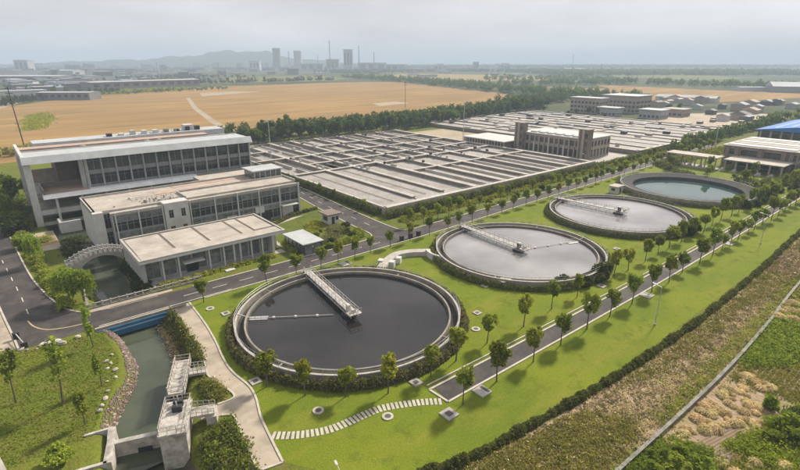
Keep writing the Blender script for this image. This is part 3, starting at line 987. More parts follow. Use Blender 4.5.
# inspection chambers on the lawns
chambers = [(28.8, 87.6, 1.5, 'beside the upper bend of the paved path'), (24.0, 63.6, 1.6, 'between the paved path and the dark tank'), (42.6, 47.9, 1.6, 'below the dark tank near the service road'),
            (66.3, 57.0, 1.4, 'on the lawn right of the dark tank'), (60.5, 94.0, 2.6, 'behind the dark tank by the road'), (48.7, 40.1, 2.1, 'at the near end of the service road'),
            (41.4, 39.6, 2.0, 'on the lawn by the end of the stepping stones'), (77.0, 64.3, 1.5, 'at the foot of the second tank'), (96.2, 48.2, 1.6, 'in front of the second tank'),
            (99.2, 39.9, 2.3, 'below the service road beside its second tank'), (146.8, 40.8, 2.3, 'below the service road beside its third tank'), (120.3, 57.7, 1.5, 'on the lawn between the two pale tanks')]
for x, y, s_, where in chambers:
    th = thing('inspection_chamber', 'square pale concrete inspection chamber ' + where, 'manhole', (x, y, 0), 'inspection chambers on the lawn')
    h = s_ / 2
    box('slab', M['concrete'], th, x - h, x + h, y - h, y + h, 0, 0.2)
    if s_ > 2:
        box('hatch', M['dark'], th, x + h * .35, x + h * .85, y - h * .8, y + h * .8, 0.2, 0.24)
    else:
        box('hatch', M['wetconcrete'], th, x - h * .45, x + h * .45, y - h * .45, y + h * .45, 0.2, 0.25)
for x, y, where in ((27.9, 51.7, 'beside the stepping stones'), (27.2, 91.6, 'near the paved path by the road'), (61.5, 53.0, 'beside a lone lawn tree'), (34.6, 44.6, 'below the stepping stones')):
    th = thing('manhole_cover', 'round pale manhole ring on the lawn ' + where, 'manhole', (x, y, 0), 'round manholes on the lawn')
    MB().ring(x, y, .45, .8, 0, .16, 20).build('collar', M['kerb'], th)
    MB().lathe(x, y, [(.01, .12), (.45, .12), (.45, 0.02)], 20).build('lid', M['wetconcrete'], th)

# stepping stones
stones = smooth_line([(20.7, 51.4), (22.9, 49.6), (25.4, 48.2), (27.7, 47.4), (30.3, 47.1), (33.8, 46.8), (35.9, 46.2), (40.0, 44.1), (42.6, 42.2)], 24)
L = [0.0]
for a, b in zip(stones[:-1], stones[1:]):
    L.append(L[-1] + math.hypot(b[0] - a[0], b[1] - a[1]))
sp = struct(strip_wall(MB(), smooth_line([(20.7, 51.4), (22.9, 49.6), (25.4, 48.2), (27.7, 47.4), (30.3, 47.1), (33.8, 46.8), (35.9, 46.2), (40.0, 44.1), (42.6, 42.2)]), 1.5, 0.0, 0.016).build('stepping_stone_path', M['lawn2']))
n_st = int(L[-1] / 0.62)
for k in range(n_st):
    d = (k + .5) * L[-1] / n_st
    i = max(1, int(np.searchsorted(L, d)))
    x = np.interp(d, L, [p[0] for p in stones])
    y = np.interp(d, L, [p[1] for p in stones])
    a = math.atan2(stones[i][1] - stones[i - 1][1], stones[i][0] - stones[i - 1][0])
    MB().obox(x, y, 0.40, 1.4, a + rng.uniform(-.06, .06), 0.0, 0.05).build('stone_slab', M['kerb'], sp)

# ------------------------------------------------------------------ aeration basins
XW = [93, 108.8, 122.6, 136, 152, 168, 182, 197.5, 213.5]
YW = [119.5, 181, 197, 217, 239, 264]
ba = thing('aeration_basin', 'vast concrete aeration basin divided by raised walkways behind the round tanks', 'basin', (153, 190, 0))
WT, WC = 2.5, 1.35
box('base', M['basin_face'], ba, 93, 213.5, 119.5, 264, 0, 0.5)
# one cover / liquid surface for each cell, levels differ a little
cellrng = random.Random(4)
for i in range(8):
    for j in range(5):
        if i >= 3 and j == 0:
            for y0, y1 in ((119.5, 158.5), (158.5, 181)):
                z = WC + cellrng.uniform(-.25, .1)
                box('cell_surface', M['basin_cover'], ba, XW[i] + .5, XW[i + 1] - .5, y0 + .5, y1 - .5, 0.5, z)
        else:
            z = WC + (cellrng.uniform(-.9, -.2) if not (i < 2 and j == 0) else .3)
            box('cell_surface', M['basin_cover'], ba, XW[i] + .5, XW[i + 1] - .5, YW[j] + .5, YW[j + 1] - .5, 0.5, z)


def walkway(x0, x1, y0, y1, par):
    """raised wall with an overhanging walkway slab"""
    long_y = (y1 - y0) > (x1 - x0)
    w = MB()
    if long_y:
        w.box(x0 + .3, x1 - .3, y0, y1, 0.5, WT - .28)
    else:
        w.box(x0, x1, y0 + .3, y1 - .3, 0.5, WT - .28)
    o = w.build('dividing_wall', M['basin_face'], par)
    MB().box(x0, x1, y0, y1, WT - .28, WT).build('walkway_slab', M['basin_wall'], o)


for i, x in enumerate(XW):
    edge = i in (0, len(XW) - 1)
    if i == 0:
        walkway(x - .35, x + .35, 119.5, 264, ba)
    elif i == 1 or i == 2:
        walkway(x - .8, x + .8, 124.5, 263, ba)
    else:
        walkway(x - .85, x + .85, 121.3, 263, ba)
for j, y in enumerate(YW):
    for i in range(8):
        a, b = XW[i] + .87, XW[i + 1] - .87
        if j == 0:
            continue
        if i == 0 and j in (2,):
            continue
        if i in (1, 2) and j in (4,):
            continue
        yy = y + (0, 0, .9, -.6, 1.2, 0, -.8, .5)[i] * (0 if j in (0, 5) else 1)
        walkway(a, b, yy - .8, yy + .8, ba)
for i in range(3, 8):
    walkway(XW[i] + .87, XW[i + 1] - .87, 157.8, 159.2, ba)
walkway(92.6, 213.9, 119.2, 121.0, ba)
walkway(92.6, 213.9, 263.1, 264.9, ba)
box('outer_wall', M['concrete'], ba, 92.3, 214.2, 118.85, 119.15, 0, WT + .1)
box('outer_wall', M['concrete'], ba, 92.25, 92.55, 118.85, 265, 0, WT + .1)
for i in range(3, 8):                      # low baffle walls halfway along the front lanes
    xm = (XW[i] + XW[i + 1]) / 2
    box('baffle_wall', M['basin_wall'], ba, xm - .28, xm + .28, 121.2, 157.6, 0.5, WT - .35)
for i in range(2):
    xm = (XW[i] + XW[i + 1]) / 2
    MB().tube((xm, 126, WC + .55), (xm, 179, WC + .55), .13, .13, 6).build('air_pipe', M['basin_wall'], ba)
for i in range(8):
    for j in range(1, 5):
        xm = XW[i] + (XW[i + 1] - XW[i]) * rng.choice((.35, .5, .65))
        MB().tube((xm, YW[j] + 1.4, WT - .5), (xm, YW[j + 1] - 1.4, WT - .5), .16, .16, 6).build('air_pipe', rng.choice([M['basin_wall'], M['metal'], M['wetconcrete']]), ba)
for i in range(8):
    for j in range(1, 5):
        xm = (XW[i] + XW[i + 1]) / 2 + rng.choice((-2.4, -1.2, 1.2, 2.4))
        box('baffle_wall', M['basin_wall'], ba, xm - .24, xm + .24, YW[j] + 2.0, YW[j + 1] - 2.0, 0.5, WT - rng.uniform(.3, .6))
# walkway handrails (too fine to pick apart: one rail run per walkway)
for x in XW[1:-1:1]:
    MB().rail([(x + .6, 125, WT), (x + .6, 262, WT)], 1.0, 4.0, .025).build('handrail', M['metal'], ba)
MB().rail([(93, 119.5, WT), (213, 119.5, WT)], 1.0, 3.0, .025).build('handrail', M['metal'], ba)
# valve boxes and small gear on the walkways
for k in range(110):
    i, j = rng.randrange(1, 8), rng.randrange(1, 6)
    x, y = XW[i] + rng.uniform(-.3, .3), YW[j] + rng.uniform(-14, -1)
    s_ = rng.uniform(.3, .6)
    MB().box(x - s_, x + s_, y - s_, y + s_, WT, WT + rng.uniform(.5, 1.3)).build('valve_box', rng.choice([M['whitemetal'], M['metal'], M['basin_wall'], M['dark']]), ba)

b2 = thing('aeration_basin', 'farther flat concrete basin of long parallel lanes beyond the pump hall', 'basin', (335, 200, 0))
X2, Y2 = (259, 400), (121, 288)
box('base', M['basin_face'], b2, X2[0], X2[1], Y2[0], Y2[1], 0, 0.6)
nx = 10
for i in range(nx):
    a = X2[0] + (X2[1] - X2[0]) * i / nx
    b = X2[0] + (X2[1] - X2[0]) * (i + 1) / nx
    for j in range(3):
        c = Y2[0] + (Y2[1] - Y2[0]) * j / 3
        d = Y2[0] + (Y2[1] - Y2[0]) * (j + 1) / 3
        box('cell_surface', M['basin_cover'], b2, a + .6, b - .6, c + .6, d - .6, 0.6, 2.0 + cellrng.uniform(-.35, .25))
for i in range(nx + 1):
    a = X2[0] + (X2[1] - X2[0]) * i / nx
    walkway(a - .9, a + .9, Y2[0] + .9, Y2[1] - .9, b2)
for j in range(4):
    c = Y2[0] + (Y2[1] - Y2[0]) * j / 3
    for i in range(nx):
        a = X2[0] + (X2[1] - X2[0]) * i / nx + .92
        b = X2[0] + (X2[1] - X2[0]) * (i + 1) / nx - .92
        walkway(a, b, c - .9, c + .9, b2)
for k in range(60):
    x = X2[0] + (X2[1] - X2[0]) * (rng.randrange(0, nx) + rng.choice((0, .5))) / nx
    y = rng.uniform(126, 284)
    s_ = rng.uniform(.5, 1.6)
    MB().box(x - s_, x + s_, y - s_, y + s_ * rng.uniform(1, 3), WT - .4, WT + rng.uniform(.3, 1.4)).build('valve_box', rng.choice([M['whitemetal'], M['wetconcrete'], M['basin_wall'], M['dark']]), b2)
for k in range(14):
    x = X2[0] + (X2[1] - X2[0]) * rng.randrange(1, nx) / nx
    y = rng.uniform(150, 280)
    MB().box(x - 1.6, x + 1.6, y - 5, y + 5, WT, WT + .7).build('channel_cover', M['white'], b2)

# ------------------------------------------------------------------ buildings
def facade(par, axis, pos, a0, a1, z0, z1, cols, rows, pier=.35, depth=.25, wall='greywall', glass='glass', name='window', sub=False):
    """A wall with real openings.  axis 'y-': wall in the plane Y=pos facing -Y (etc.).  rows: list of (zb, zt).
    Builds one wall mesh of piers and bands, and one pane per opening set back inside it."""
    sgn = -1 if axis[1] == '-' else 1

    def bx(mb, u0, u1, d0, d1, za, zb):
        lo_, hi_ = sorted((pos - sgn * d0, pos - sgn * d1))
        if axis[0] == 'y':
            mb.box(u0, u1, lo_, hi_, za, zb)
        else:
            mb.box(lo_, hi_, u0, u1, za, zb)
    edges = [a0 + (a1 - a0) * i / cols for i in range(cols + 1)] if isinstance(cols, int) else cols
    mb = MB()
    zprev = z0
    for zb, zt in rows:
        if zb > zprev + .01:
            bx(mb, a0, a1, 0, depth, zprev, zb)
        for i, e in enumerate(edges):
            u0 = max(a0, e - pier / 2)
            u1 = min(a1, e + pier / 2)
            bx(mb, u0, u1, 0, depth, zb, zt)
        zprev = zt
    if z1 > zprev + .01:
        bx(mb, a0, a1, 0, depth, zprev, z1)
    w = mb.build('wall', M[wall], par)
    for zb, zt in rows:
        for i in range(len(edges) - 1):
            u0 = max(a0, edges[i] + pier / 2) if i else a0 + pier / 2
            u1 = edges[i + 1] - pier / 2
            p = MB()
            bx(p, u0, u1, depth * .55, depth * .75, zb, zt)
            wnd = p.build(name, M[glass if isinstance(glass, str) else glass[rows.index((zb, zt))]], par)
            mid = MB()
            um = (u0 + u1) / 2
            bx(mid, um - .04, um + .04, depth * .4, depth * .54, zb, zt)
            bx(mid, u0, u1, depth * .4, depth * .54, zb + (zt - zb) * .68, zb + (zt - zb) * .68 + .07)
            mid.build('frame', M['spandrel'], wnd)
    return w


# --- low pavilion by the road
lp = thing('pavilion', 'single storey pavilion with flat tan roof and slim white columns by the road', 'building', (36.5, 119, 0))
box('core', M['greywall'], lp, 20.8, 50.0, 113.3, 127.6, 0, 5.2)
facade(lp, 'y-', 112.9, 20.8, 50.0, 0.0, 5.2, [20.8, 24.2, 27.6, 31, 34.4, 37.8, 41.2, 44.6, 47.6, 50.0], [(0.5, 4.6)], .4, .35, 'greywall', 'glass2')
box('side_wall', M['greywall'], lp, 20.0, 20.78, 110.9, 128.0, 0, 5.2)
box('side_wall', M['white'], lp, 50.05, 50.6, 110.9, 128.0, 0, 5.2)
box('end_wing', M['white'], lp, 50.65, 53.0, 114.8, 128.0, 0, 5.2)
box('end_panel', M['concrete'], lp, 50.7, 52.6, 114.62, 114.78, .3, 4.6)
rf = box('roof', M['white'], lp, 19.6, 53.5, 110.2, 128.6, 5.2, 5.75)
for x0, x1, y0, y1 in ((19.6, 53.5, 110.2, 110.75), (19.6, 53.5, 128.05, 128.6), (19.6, 20.1, 110.77, 128.03), (53.0, 53.5, 110.77, 128.03)):
    box('parapet', M['concrete'], rf, x0, x1, y0, y1, 5.753, 6.05)
box('roof_base', M['gutter'], rf, 20.12, 52.98, 110.77, 128.03, 5.753, 5.80)
edges = [20.3, 28.3, 36.2, 44.2]
for i, x in enumerate(edges):
    x1 = (edges + [47.6])[i + 1]
    box('roof_panel', M['roof_tan'], rf, x + .1, x1 - .55, 114.6, 127.3, 5.80, 5.9)
box('roof_panel', M['roof_tan'], rf, 20.3, 52.8, 110.95, 114.55, 5.80, 5.9)
box('roof_panel', M['roof_tan'], rf, 47.7, 52.5, 115.4, 127.0, 5.80, 5.92)
for x in (24.2, 27.6, 34.4, 37.8, 40.2, 41.8, 44.6, 47.4):
    box('column', M['white'], lp, x - .16, x + .16, 110.75, 111.05, 0, 5.195)
box('entrance_canopy', M['white'], lp, 28.6, 33.2, 110.3, 112.6, 3.0, 3.2)
box('entrance_door', M['glass'], lp, 29.6, 32.2, 112.72, 112.88, 0.05, 2.8)
box('step', M['concrete'], lp, 28.4, 33.4, 108.8, 110.2, 0, 0.3)
box('ramp', M['white'], lp, 36.6, 38.8, 107.2, 110.3, 0.05, 0.22)
box('plinth', M['concrete'], lp, 20.0, 53.2, 110.4, 112.85, -.02, 0.12)

# --- middle office block
mo = thing('office_block', 'two storey glazed office block with white stair tower behind the pavilion', 'building', (45, 150, 0))
ZM = 10.2
box('core', M['greywall'], mo, 17.6, 72.6, 141.2, 158.0, 0, ZM - .3)
box('core_wing', M['greywall'], mo, 50, 76.0, 158.05, 167.0, 0, ZM - .3)
# white left end block
box('end_wall', M['white'], mo, 16.6, 17.55, 141.5, 158.4, 0, ZM)
box('end_pier', M['white'], mo, 16.6, 18.9, 139.6, 141.15, 0, ZM)
facade(mo, 'y-', 140.9, 18.95, 20.6, 0, ZM - .3, 1, [(0.6, 4.6), (5.6, 9.4)], .3, .25, 'greywall', 'glass')
# first glazed bay
facade(mo, 'y-', 138.4, 20.7, 32.6, 0, ZM - .9, 4, [(0.4, 3.1), (3.3, 4.4), (5.0, 7.3), (7.45, 8.9)], .18, .3, 'spandrel', ['glass', 'glass2', 'glass', 'glass2'])  # paler rows hold a grey-green reflection in their pane colour
box('bay_side', M['greywall'], mo, 20.4, 20.68, 138.3, 141.15, 0, ZM - .6)
for x in (21.2, 26.6, 32.4):
    box('fin', M['white'], mo, x - .14, x + .14, 137.85, 138.38, 0, ZM - .2)
# stair tower
facade(mo, 'y-', 137.6, 32.75, 39.0, 0, ZM + .25, [32.75, 35.9, 39.0], [(2.0, 4.0), (6.3, 8.5)], 2.0, .35, 'white', 'glass')
box('tower_core', M['white'], mo, 32.75, 39.0, 137.97, 141.15, 0, ZM + .25)
# second glazed bay
facade(mo, 'y-', 138.8, 39.1, 73.0, 0, ZM - .9, 11, [(0.4, 3.1), (3.3, 4.4), (5.0, 7.3), (7.45, 8.9)], .18, .3, 'spandrel', ['glass', 'glass2', 'glass', 'glass2'])  # same pale rows, reflection put into the pane colour
for x in (39.6, 46.4, 53.0, 59.6, 66.2, 72.7):
    box('fin', M['white'], mo, x - .15, x + .15, 138.2, 138.78, 0, ZM - .15)
box('garage_door', M['white'], mo, 66.9, 70.6, 138.62, 138.78, 0.05, 3.6)
box('garage_door', M['white'], mo, 58.2, 61.0, 138.62, 138.78, 2.6, 4.6)
box('doorway', M['dark'], mo, 59.2, 62.8, 138.64, 138.78, 0.05, 2.5)
box('garage_door', M['white'], mo, 49.5, 52.4, 138.62, 138.78, 0.8, 3.4)
facade(mo, 'x+', 73.3, 138.8, 158, 0, ZM - .9, 7, [(1.0, 4.0), (5.4, 8.4)], .5, .3, 'greywall', 'glass')
box('door_canopy', M['white'], mo, 66.2, 71.6, 136.6, 138.55, 3.8, 4.0)
# roofs
rf = box('roof', M['roof_tan'], mo, 16.6, 73.3, 141.2, 158.4, ZM - .3, ZM)
for a in ((20.4, 32.7, 138.1, 141.18), (39.05, 73.3, 138.5, 141.18)):
    box('bay_roof', M['roof_tan'], rf, a[0], a[1], a[2], a[3], ZM - .9, ZM - .55)
    box('parapet', M['concrete'], rf, a[0], a[1], a[2] - .02, a[2] + .3, ZM - .55, ZM - .2)
box('wing_roof', M['roof_tan'], rf, 50, 76.3, 158.45, 167.3, ZM - .3, ZM + .05)
box('paver_strip', M['roof_red'], rf, 34, 72.0, 150.0, 153.2, ZM + .003, ZM + .08)
box('paver_strip', M['roof_red'], rf, 40, 73.0, 155.2, 157.5, ZM + .003, ZM + .08)
box('parapet', M['concrete'], rf, 16.6, 73.3, 158.0, 158.4, ZM + .003, ZM + .5)
box('parapet', M['concrete'], rf, 40, 73.3, 148.8, 149.15, ZM + .003, ZM + .55)
box('parapet', M['concrete'], rf, 72.9, 73.3, 141.2, 157.9, ZM + .003, ZM + .5)
box('parapet', M['concrete'], rf, 39.3, 39.65, 141.2, 148.7, ZM + .003, ZM + .6)
box('parapet', M['concrete'], rf, 16.6, 16.95, 141.2, 157.9, ZM + .003, ZM + .4)
ph = box('rooftop_house', M['glass2'], mo, 63.6, 73.0, 150.2, 157.6, ZM + .1, ZM + 2.5)
box('roof', M['roof_pale'], ph, 63.0, 73.6, 149.6, 158.2, ZM + 2.5, ZM + 2.85)
for k in range(6):
    box('mullion', M['white'], ph, 63.7 + 1.82 * k, 63.9 + 1.82 * k, 150.05, 150.18, ZM + .1, ZM + 2.5)
pk = [(21 + rng.uniform(0, 12), 143 + rng.uniform(0, 9)) for _ in range(4)] + [(28.5 + rng.uniform(0, 9), 142.3 + rng.uniform(0, 4)) for _ in range(12)]
for x, y in pk:
    s_ = rng.uniform(.2, .6)
    MB().obox(x, y, s_, s_ * rng.uniform(.8, 2), rng.uniform(0, 3), ZM + .003, ZM + rng.uniform(.25, .9)).build('roof_unit', rng.choice([M['metal'], M['white'], M['rimconcrete']]), rf)
MB().rail([(27, 146.5, ZM), (38.5, 146.5, ZM)], .8, 1.3, .05).build('pipe_rack', M['rimconcrete'], rf)
MB().rail([(28.5, 142.0, ZM), (38.5, 142.0, ZM)], .6, 1.0, .06).build('pipe_rack', M['rimconcrete'], rf)

# --- large main building
bg = thing('main_building', 'long four storey grey building with framed portal end at the back', 'building', (40, 188, 0))
ZB = 20.4
BX0, BX1, BY = 6.6, 73.5, 175.0
box('core', M['greywall'], bg, 22.0, BX1 - .3, BY + 1.0, 206.0, 0, ZB - 1.5)
facade(bg, 'y-', BY + .6, 22.0, BX1, 9.6, ZB - 1.5, 13, [(10.3, 13.4), (14.7, 18.6)], .55, .38, 'spandrel', 'glass')
for k in range(14):
    x = 22.0 + (BX1 - 22.0) * k / 13
    box('fin', M['white'] if k in (0, 13) else M['greywall'], bg, x - .2, x + .2, BY + .1, BY + .58, 9.6, ZB - 1.5)
facade(bg, 'y-', BY + .9, 22.0, BX1, 0, 9.5, 13, [(0.6, 3.9), (5.2, 8.6)], .6, .3, 'greywall', 'glass')
facade(bg, 'x+', BX1 + .1, BY + 1.2, 206, 0, ZB - 1.5, 6, [(1, 4), (5.4, 8.6), (10.3, 13.4), (14.7, 18.3)], 1.6, .35, 'white', 'glass')
rf = box('roof', M['roof_pale'], bg, BX0 + .8, BX1 + .4, BY + .3, 187.5, ZB - 1.5, ZB - .35)
MB().add([(BX0 - .2, BY - 1.5, ZB - 1.95), (BX1 + .7, BY - 1.5, ZB - 1.95), (BX1 + .7, BY + .28, ZB - 1.95), (BX0 - .2, BY + .28, ZB - 1.95), (BX0 - .2, BY - .2, ZB), (BX1 + .7, BY - .2, ZB), (BX1 + .7, BY + .28, ZB), (BX0 - .2, BY + .28, ZB)],
         [(0, 3, 2, 1), (4, 5, 6, 7), (0, 1, 5, 4), (1, 2, 6, 5), (2, 3, 7, 6), (3, 0, 4, 7)]).build('fascia', M['roof_pale'], rf)
box('fascia', M['white'], rf, BX0, BX0 + .78, BY + .3, 206, ZB - 1.5, ZB)
box('roof_well', M['gutter'], rf, BX0 + .8, BX1 + .4, 187.55, 193.5, ZB - 1.5, ZB - .9)
box('roof_deck', M['roof_red'], rf, BX0 + .8, BX1 - 8, 193.55, 199, ZB - 1.5, ZB - .3)
box('rear_roof', M['roof_pale'], rf, 11.5, BX1 + .4, 199.05, 208, ZB - 1.5, ZB + .55)
box('parapet', M['white'], rf, BX0 + .8, BX1 + .4, 187.2, 187.5, ZB - .347, ZB - .05)
for k in range(9):
    x = 34 + 3.8 * k
    MB().box(x - .8, x + .8, 201, 203.2, ZB + .553, ZB + 1.3 + rng.uniform(0, .8)).build('roof_unit', rng.choice([M['metal'], M['dark'], M['white']]), rf)
MB().rail([(44, 200, ZB + .55), (56, 200, ZB + .55)], 1.2, 1.5, .08).build('pipe_rack', M['metal'], rf)
box('stair_head', M['white'], rf, 59.5, 63.0, 201.5, 205, ZB + .553, ZB + 2.6)
for x, y in ((24, 190), (43, 189.6), (47, 190.2)):
    MB().lathe(x, y, [(.9, ZB - .9), (.9, ZB - .2), (.3, ZB + .1), (.01, ZB + .12)], 12).build('roof_vent', M['rimconcrete'], rf)
# portal end
box('portal_pier', M['white'], bg, BX0, BX0 + 1.7, BY - .5, BY + 2.2, 0, ZB - 1.5)
box('portal_pier', M['greywall'], bg, 20.0, 21.2, BY - .1, BY + 1.2, 0, ZB - 1.5)
box('portal_pier', M['greywall'], bg, 21.35, 21.95, BY - .1, BY + 1.2, 0, ZB - 1.9)
box('rear_pier', M['white'], bg, BX0, BX0 + 1.5, 203.5, 206, 0, ZB - 1.5)
box('rear_wall', M['greywall'], bg, BX0 + 1.5, 22.0, 203.9, 204.6, 0, 9.0)
box('terrace_slab', M['concrete'], bg, BX0 + 1.2, 20.0, BY + .4, 203.8, 8.5, 9.1)
box('terrace_slab', M['concrete'], bg, BX0 + 1.2, 20.0, BY + .2, 203.8, 4.0, 4.7)
box('loggia_block', M['brownwall'], bg, 15.5, 21.0, 190.0, 203.5, 9.1, ZB - 1.5)
box('loggia_wall', M['tanwall'], bg, 8.2, 19.9, 196.0, 196.5, 9.1, 13.2)
box('loggia_wall', M['tanwall'], bg, 8.2, 19.9, 186.0, 186.6, 4.7, 8.5)
# the ribbon balcony that wraps the corner
rbn = MB().add([(9.4, BY - 3.3, 8.4), (53.2, BY - 3.3, 8.4), (53.2, BY + .35, 8.4), (9.4, BY + .35, 8.4), (9.6, BY - 2.5, 9.55), (53.0, BY - 2.5, 9.55), (53.0, BY + .35, 9.55), (9.6, BY + .35, 9.55)],
               [(0, 3, 2, 1), (4, 5, 6, 7), (0, 1, 5, 4), (1, 2, 6, 5), (2, 3, 7, 6), (3, 0, 4, 7)]).build('ribbon_balcony', M['ribbonwhite'], bg)
box('balcony_floor', M['roof_red'], rbn, 9.9, 21.5, BY - 2.3, BY + 8, 9.553, 9.63)
box('balcony_wall', M['brownwall'], rbn, 9.7, 10.0, BY - 2.5, BY + 7.5, 9.553, 11.0)
box('balcony_wall', M['brownwall'], rbn, 10.02, 20.5, BY + 7.2, BY + 7.5, 9.553, 11.2)
MB().rail([(9.8, BY + 7.0, 11.0), (9.8, BY - 2.4, 11.0)], .5, 1.2, .07).build('balcony_rail', M['white'], rbn)
for x in (12.5, 19, 25.5, 32, 38.5, 45, 51.5):
    box('balcony_column', M['white'], rbn, x - .3, x + .3, BY - 2.2, BY - 1.6, 0, 8.5)
box('podium_wall', M['white'], bg, 7.0, 20.0, BY - .3, BY + .15, 3.2, 4.65)
box('podium_band', M['concrete'], bg, 8.4, 20.0, BY - .2, BY + .1, 0, 1.0)
facade(bg, 'y-', BY + 10, 8.3, 20, 0, 4.0, 3, [(.8, 3.4)], .5, .3, 'greywall', 'glass')

# garden court walls in front of the portal
gw = thing('court_wall', 'low cream garden wall with planted top between office block and portal', 'wall', (13.8, 164, 0))
box('wall', M['white'], gw, 11.2, 16.4, 163.6, 164.2, 0, 3.2)
box('return_wall', M['greywall'], gw, 11.2, 11.8, 164.25, 168.5, 0, 3.2)
pb = thing('planter_bed', 'tan paved planter bed with yellow edging before the portal', 'planter', (6.0, 160, 0))
box('paving', M['path'], pb, 3.6, 9.6, 150, 168, 0.0, 0.12)
for a in ((5.2, 9.4, 155.0, 155.25), (5.2, 5.45, 155.3, 163.0), (5.2, 9.4, 163.05, 163.3)):
    box('edging', M['yellow'], pb, *a, 0.12, 0.45)
box('soil_bed', M['soil'], pb, 5.5, 9.4, 155.3, 163.0, 0.12, 0.25)

# --- small glazed shelter and kiosk in the garden
sh = thing('glass_shelter', 'small dark framed glass shelter with pale flat roof in the garden', 'shelter', (58.2, 109.8, 0))
sx0, sx1, sy0, sy1 = 55.6, 60.6, 104.9, 114.9
box('floor', M['concrete'], sh, sx0, sx1, sy0, sy1, 0, .12)
box('roof', M['roof_pale'], sh, sx0 - .5, sx1 + .5, sy0 - .5, sy1 + .5, 2.9, 3.15)
for i in range(6):
    y = sy0 + (sy1 - sy0) * i / 5
    for x in (sx0, sx1):
        box('post', M['dark'], sh, x - .1, x + .1, y - .1, y + .1, .12, 2.9)
    if i < 5:
        for x in (sx0, sx1):
            box('pane', M['glass2'], sh, x - .03, x + .03, y + .12, y + 1.88, .5, 2.6)
for x0 in (sx0 + .12, (sx0 + sx1) / 2 + .05):
    box('pane', M['glass2'], sh, x0, x0 + 2.25, sy0 - .03, sy0 + .03, .2, 2.6)
kk = thing('kiosk', 'small white kiosk with overhanging brown roof beside the side road', 'kiosk', (75.4, 124.5, 0))
box('wall', M['white'], kk, 73.6, 77.2, 122.4, 126.6, 0, 2.9)
box('roof', M['brownwall'], kk, 72.9, 77.8, 121.7, 127.3, 2.9, 3.25)
box('window', M['glass'], kk, 73.54, 73.6, 123.2, 125.6, 1.0, 2.3)
box('door', M['dark'], kk, 74.6, 75.6, 122.34, 122.4, 0.05, 2.2)
box('window', M['glass'], kk, 76.0, 76.9, 122.35, 122.4, 1.1, 2.2)

# --- pump hall with its two stair towers, between the basins
pu = thing('pump_hall', 'brown banded pump hall with two stair towers between the basins', 'building', (236, 150, 0))
box('core', M['brownwall'], pu, 225.3, 247, 131, 169.5, 0, 9.6)
facade(pu, 'x-', 224.9, 133.8, 166.6, 0, 9.9, 11, [(0.8, 4.4), (6.0, 8.6)], .9, .35, 'tanwall', 'glass')
facade(pu, 'y-', 130.6, 226.0, 247.3, 0, 9.9, 7, [(0.8, 4.4), (6.0, 8.6)], 1.1, .35, 'tanwall', 'glass')
for k in range(12):
    y = 133.8 + 32.8 * k / 11
    box('pilaster', M['tanwall'] if k % 3 else M['white'], pu, 224.3, 224.88, y - .35, y + .35, 0, 5.6 if k % 2 else 8.9)
box('roof', M['white'], pu, 224.6, 247.6, 130.3, 170, 9.9, 10.3)
for k in range(6):
    box('skylight', M['roof_pale'], pu, 226.5, 230.2, 136 + 5 * k, 139.6 + 5 * k, 10.3, 10.9)
for yc, nm in ((131.0, 'near'), (169.2, 'far')):
    tw = box('tower', M['brownwall'], pu, 222.2, 226.4, yc - 2.6, yc + 2.6, 0, 14.8)
    box('tower_pilaster', M['tanwall'], tw, 221.7, 222.17, yc - .7, yc + .5, 0, 15.3)
    box('tower_pilaster', M['tanwall'], tw, 221.8, 222.17, yc + 1.8, yc + 2.5, 0, 15.0)
    box('tower_cap', M['tanwall'], tw, 222.0, 226.7, yc - 2.8, yc + 2.8, 14.8, 15.2)
    for z in (3, 7, 11):
        box('window', M['glass'], tw, 222.12, 222.18, yc - 2.2, yc - 1.0, z, z + 2.2)
bh = thing('blower_house', 'low blower house with white flat roof and tan columns by the pump hall', 'building', (223, 186, 0))
box('core', M['brownwall'], bh, 215.8, 235.5, 173.5, 202, 0, 4.6)
box('roof', M['white'], bh, 214.6, 236.5, 172.5, 203, 4.6, 5.05)
for k in range(15):
    y = 173.2 + 29 * k / 14
    box('column', M['tanwall'], bh, 214.9, 215.5, y - .3, y + .3, 0, 4.6)
    if k < 14:
        box('window', M['glass'], bh, 215.7, 215.78, y + .5, y + 1.6, .8, 3.8)

# --- tan building on the right and its pergolas
tb = thing('workshop_building', 'two storey tan and brown workshop with long flat roofs past the teal basin', 'building', (283, 70, 0))
box('core', M['tanwall'], tb, 266.2, 303, 56, 84, 0, 8.6)
facade(tb, 'x-', 265.8, 55.8, 84.2, 0, 9.0, [55.8, 59.5, 61.5, 68.5, 70.5, 77.5, 79.5, 84.2], [(0.5, 3.8), (5.2, 7.8)], .5, .35, 'tanwall', 'glass')
for y in (58.0, 60.6, 69.5, 78.5, 82.6):
    box('pilaster', M['brownwall'], tb, 265.1, 265.78, y - .8, y + .8, 0, 8.9)
facade(tb, 'y-', 55.7, 266, 303, 0, 9.0, 9, [(0.5, 3.8), (5.2, 7.8)], 1.2, .35, 'tanwall', 'glass')
rf = box('roof', M['roof_tan'], tb, 264.8, 303.6, 55.0, 85.0, 9.0, 9.4)
for k in range(5):
    box('roof_panel', M['roof_tan' if k % 2 else 'roof_pale'], rf, 267 + 7.2 * k, 272.6 + 7.2 * k, 57, 83.5, 9.403, 9.75)
cn = box('canopy', M['roof_tan'], tb, 251.6, 264.9, 56.5, 79.0, 4.5, 4.9)
for k in range(6):
    y = 57.2 + 21.0 * k / 5
    box('canopy_column', M['tanwall'], cn, 252.0, 252.6, y - .3, y + .3, 0, 4.5)
pg = thing('pergola', 'open tan pergola with flat roof and columns behind the teal basin', 'pergola', (251.6, 91, 0))
box('roof', M['roof_tan'], pg, 247.6, 256.0, 80.2, 102.4, 5.0, 5.5)
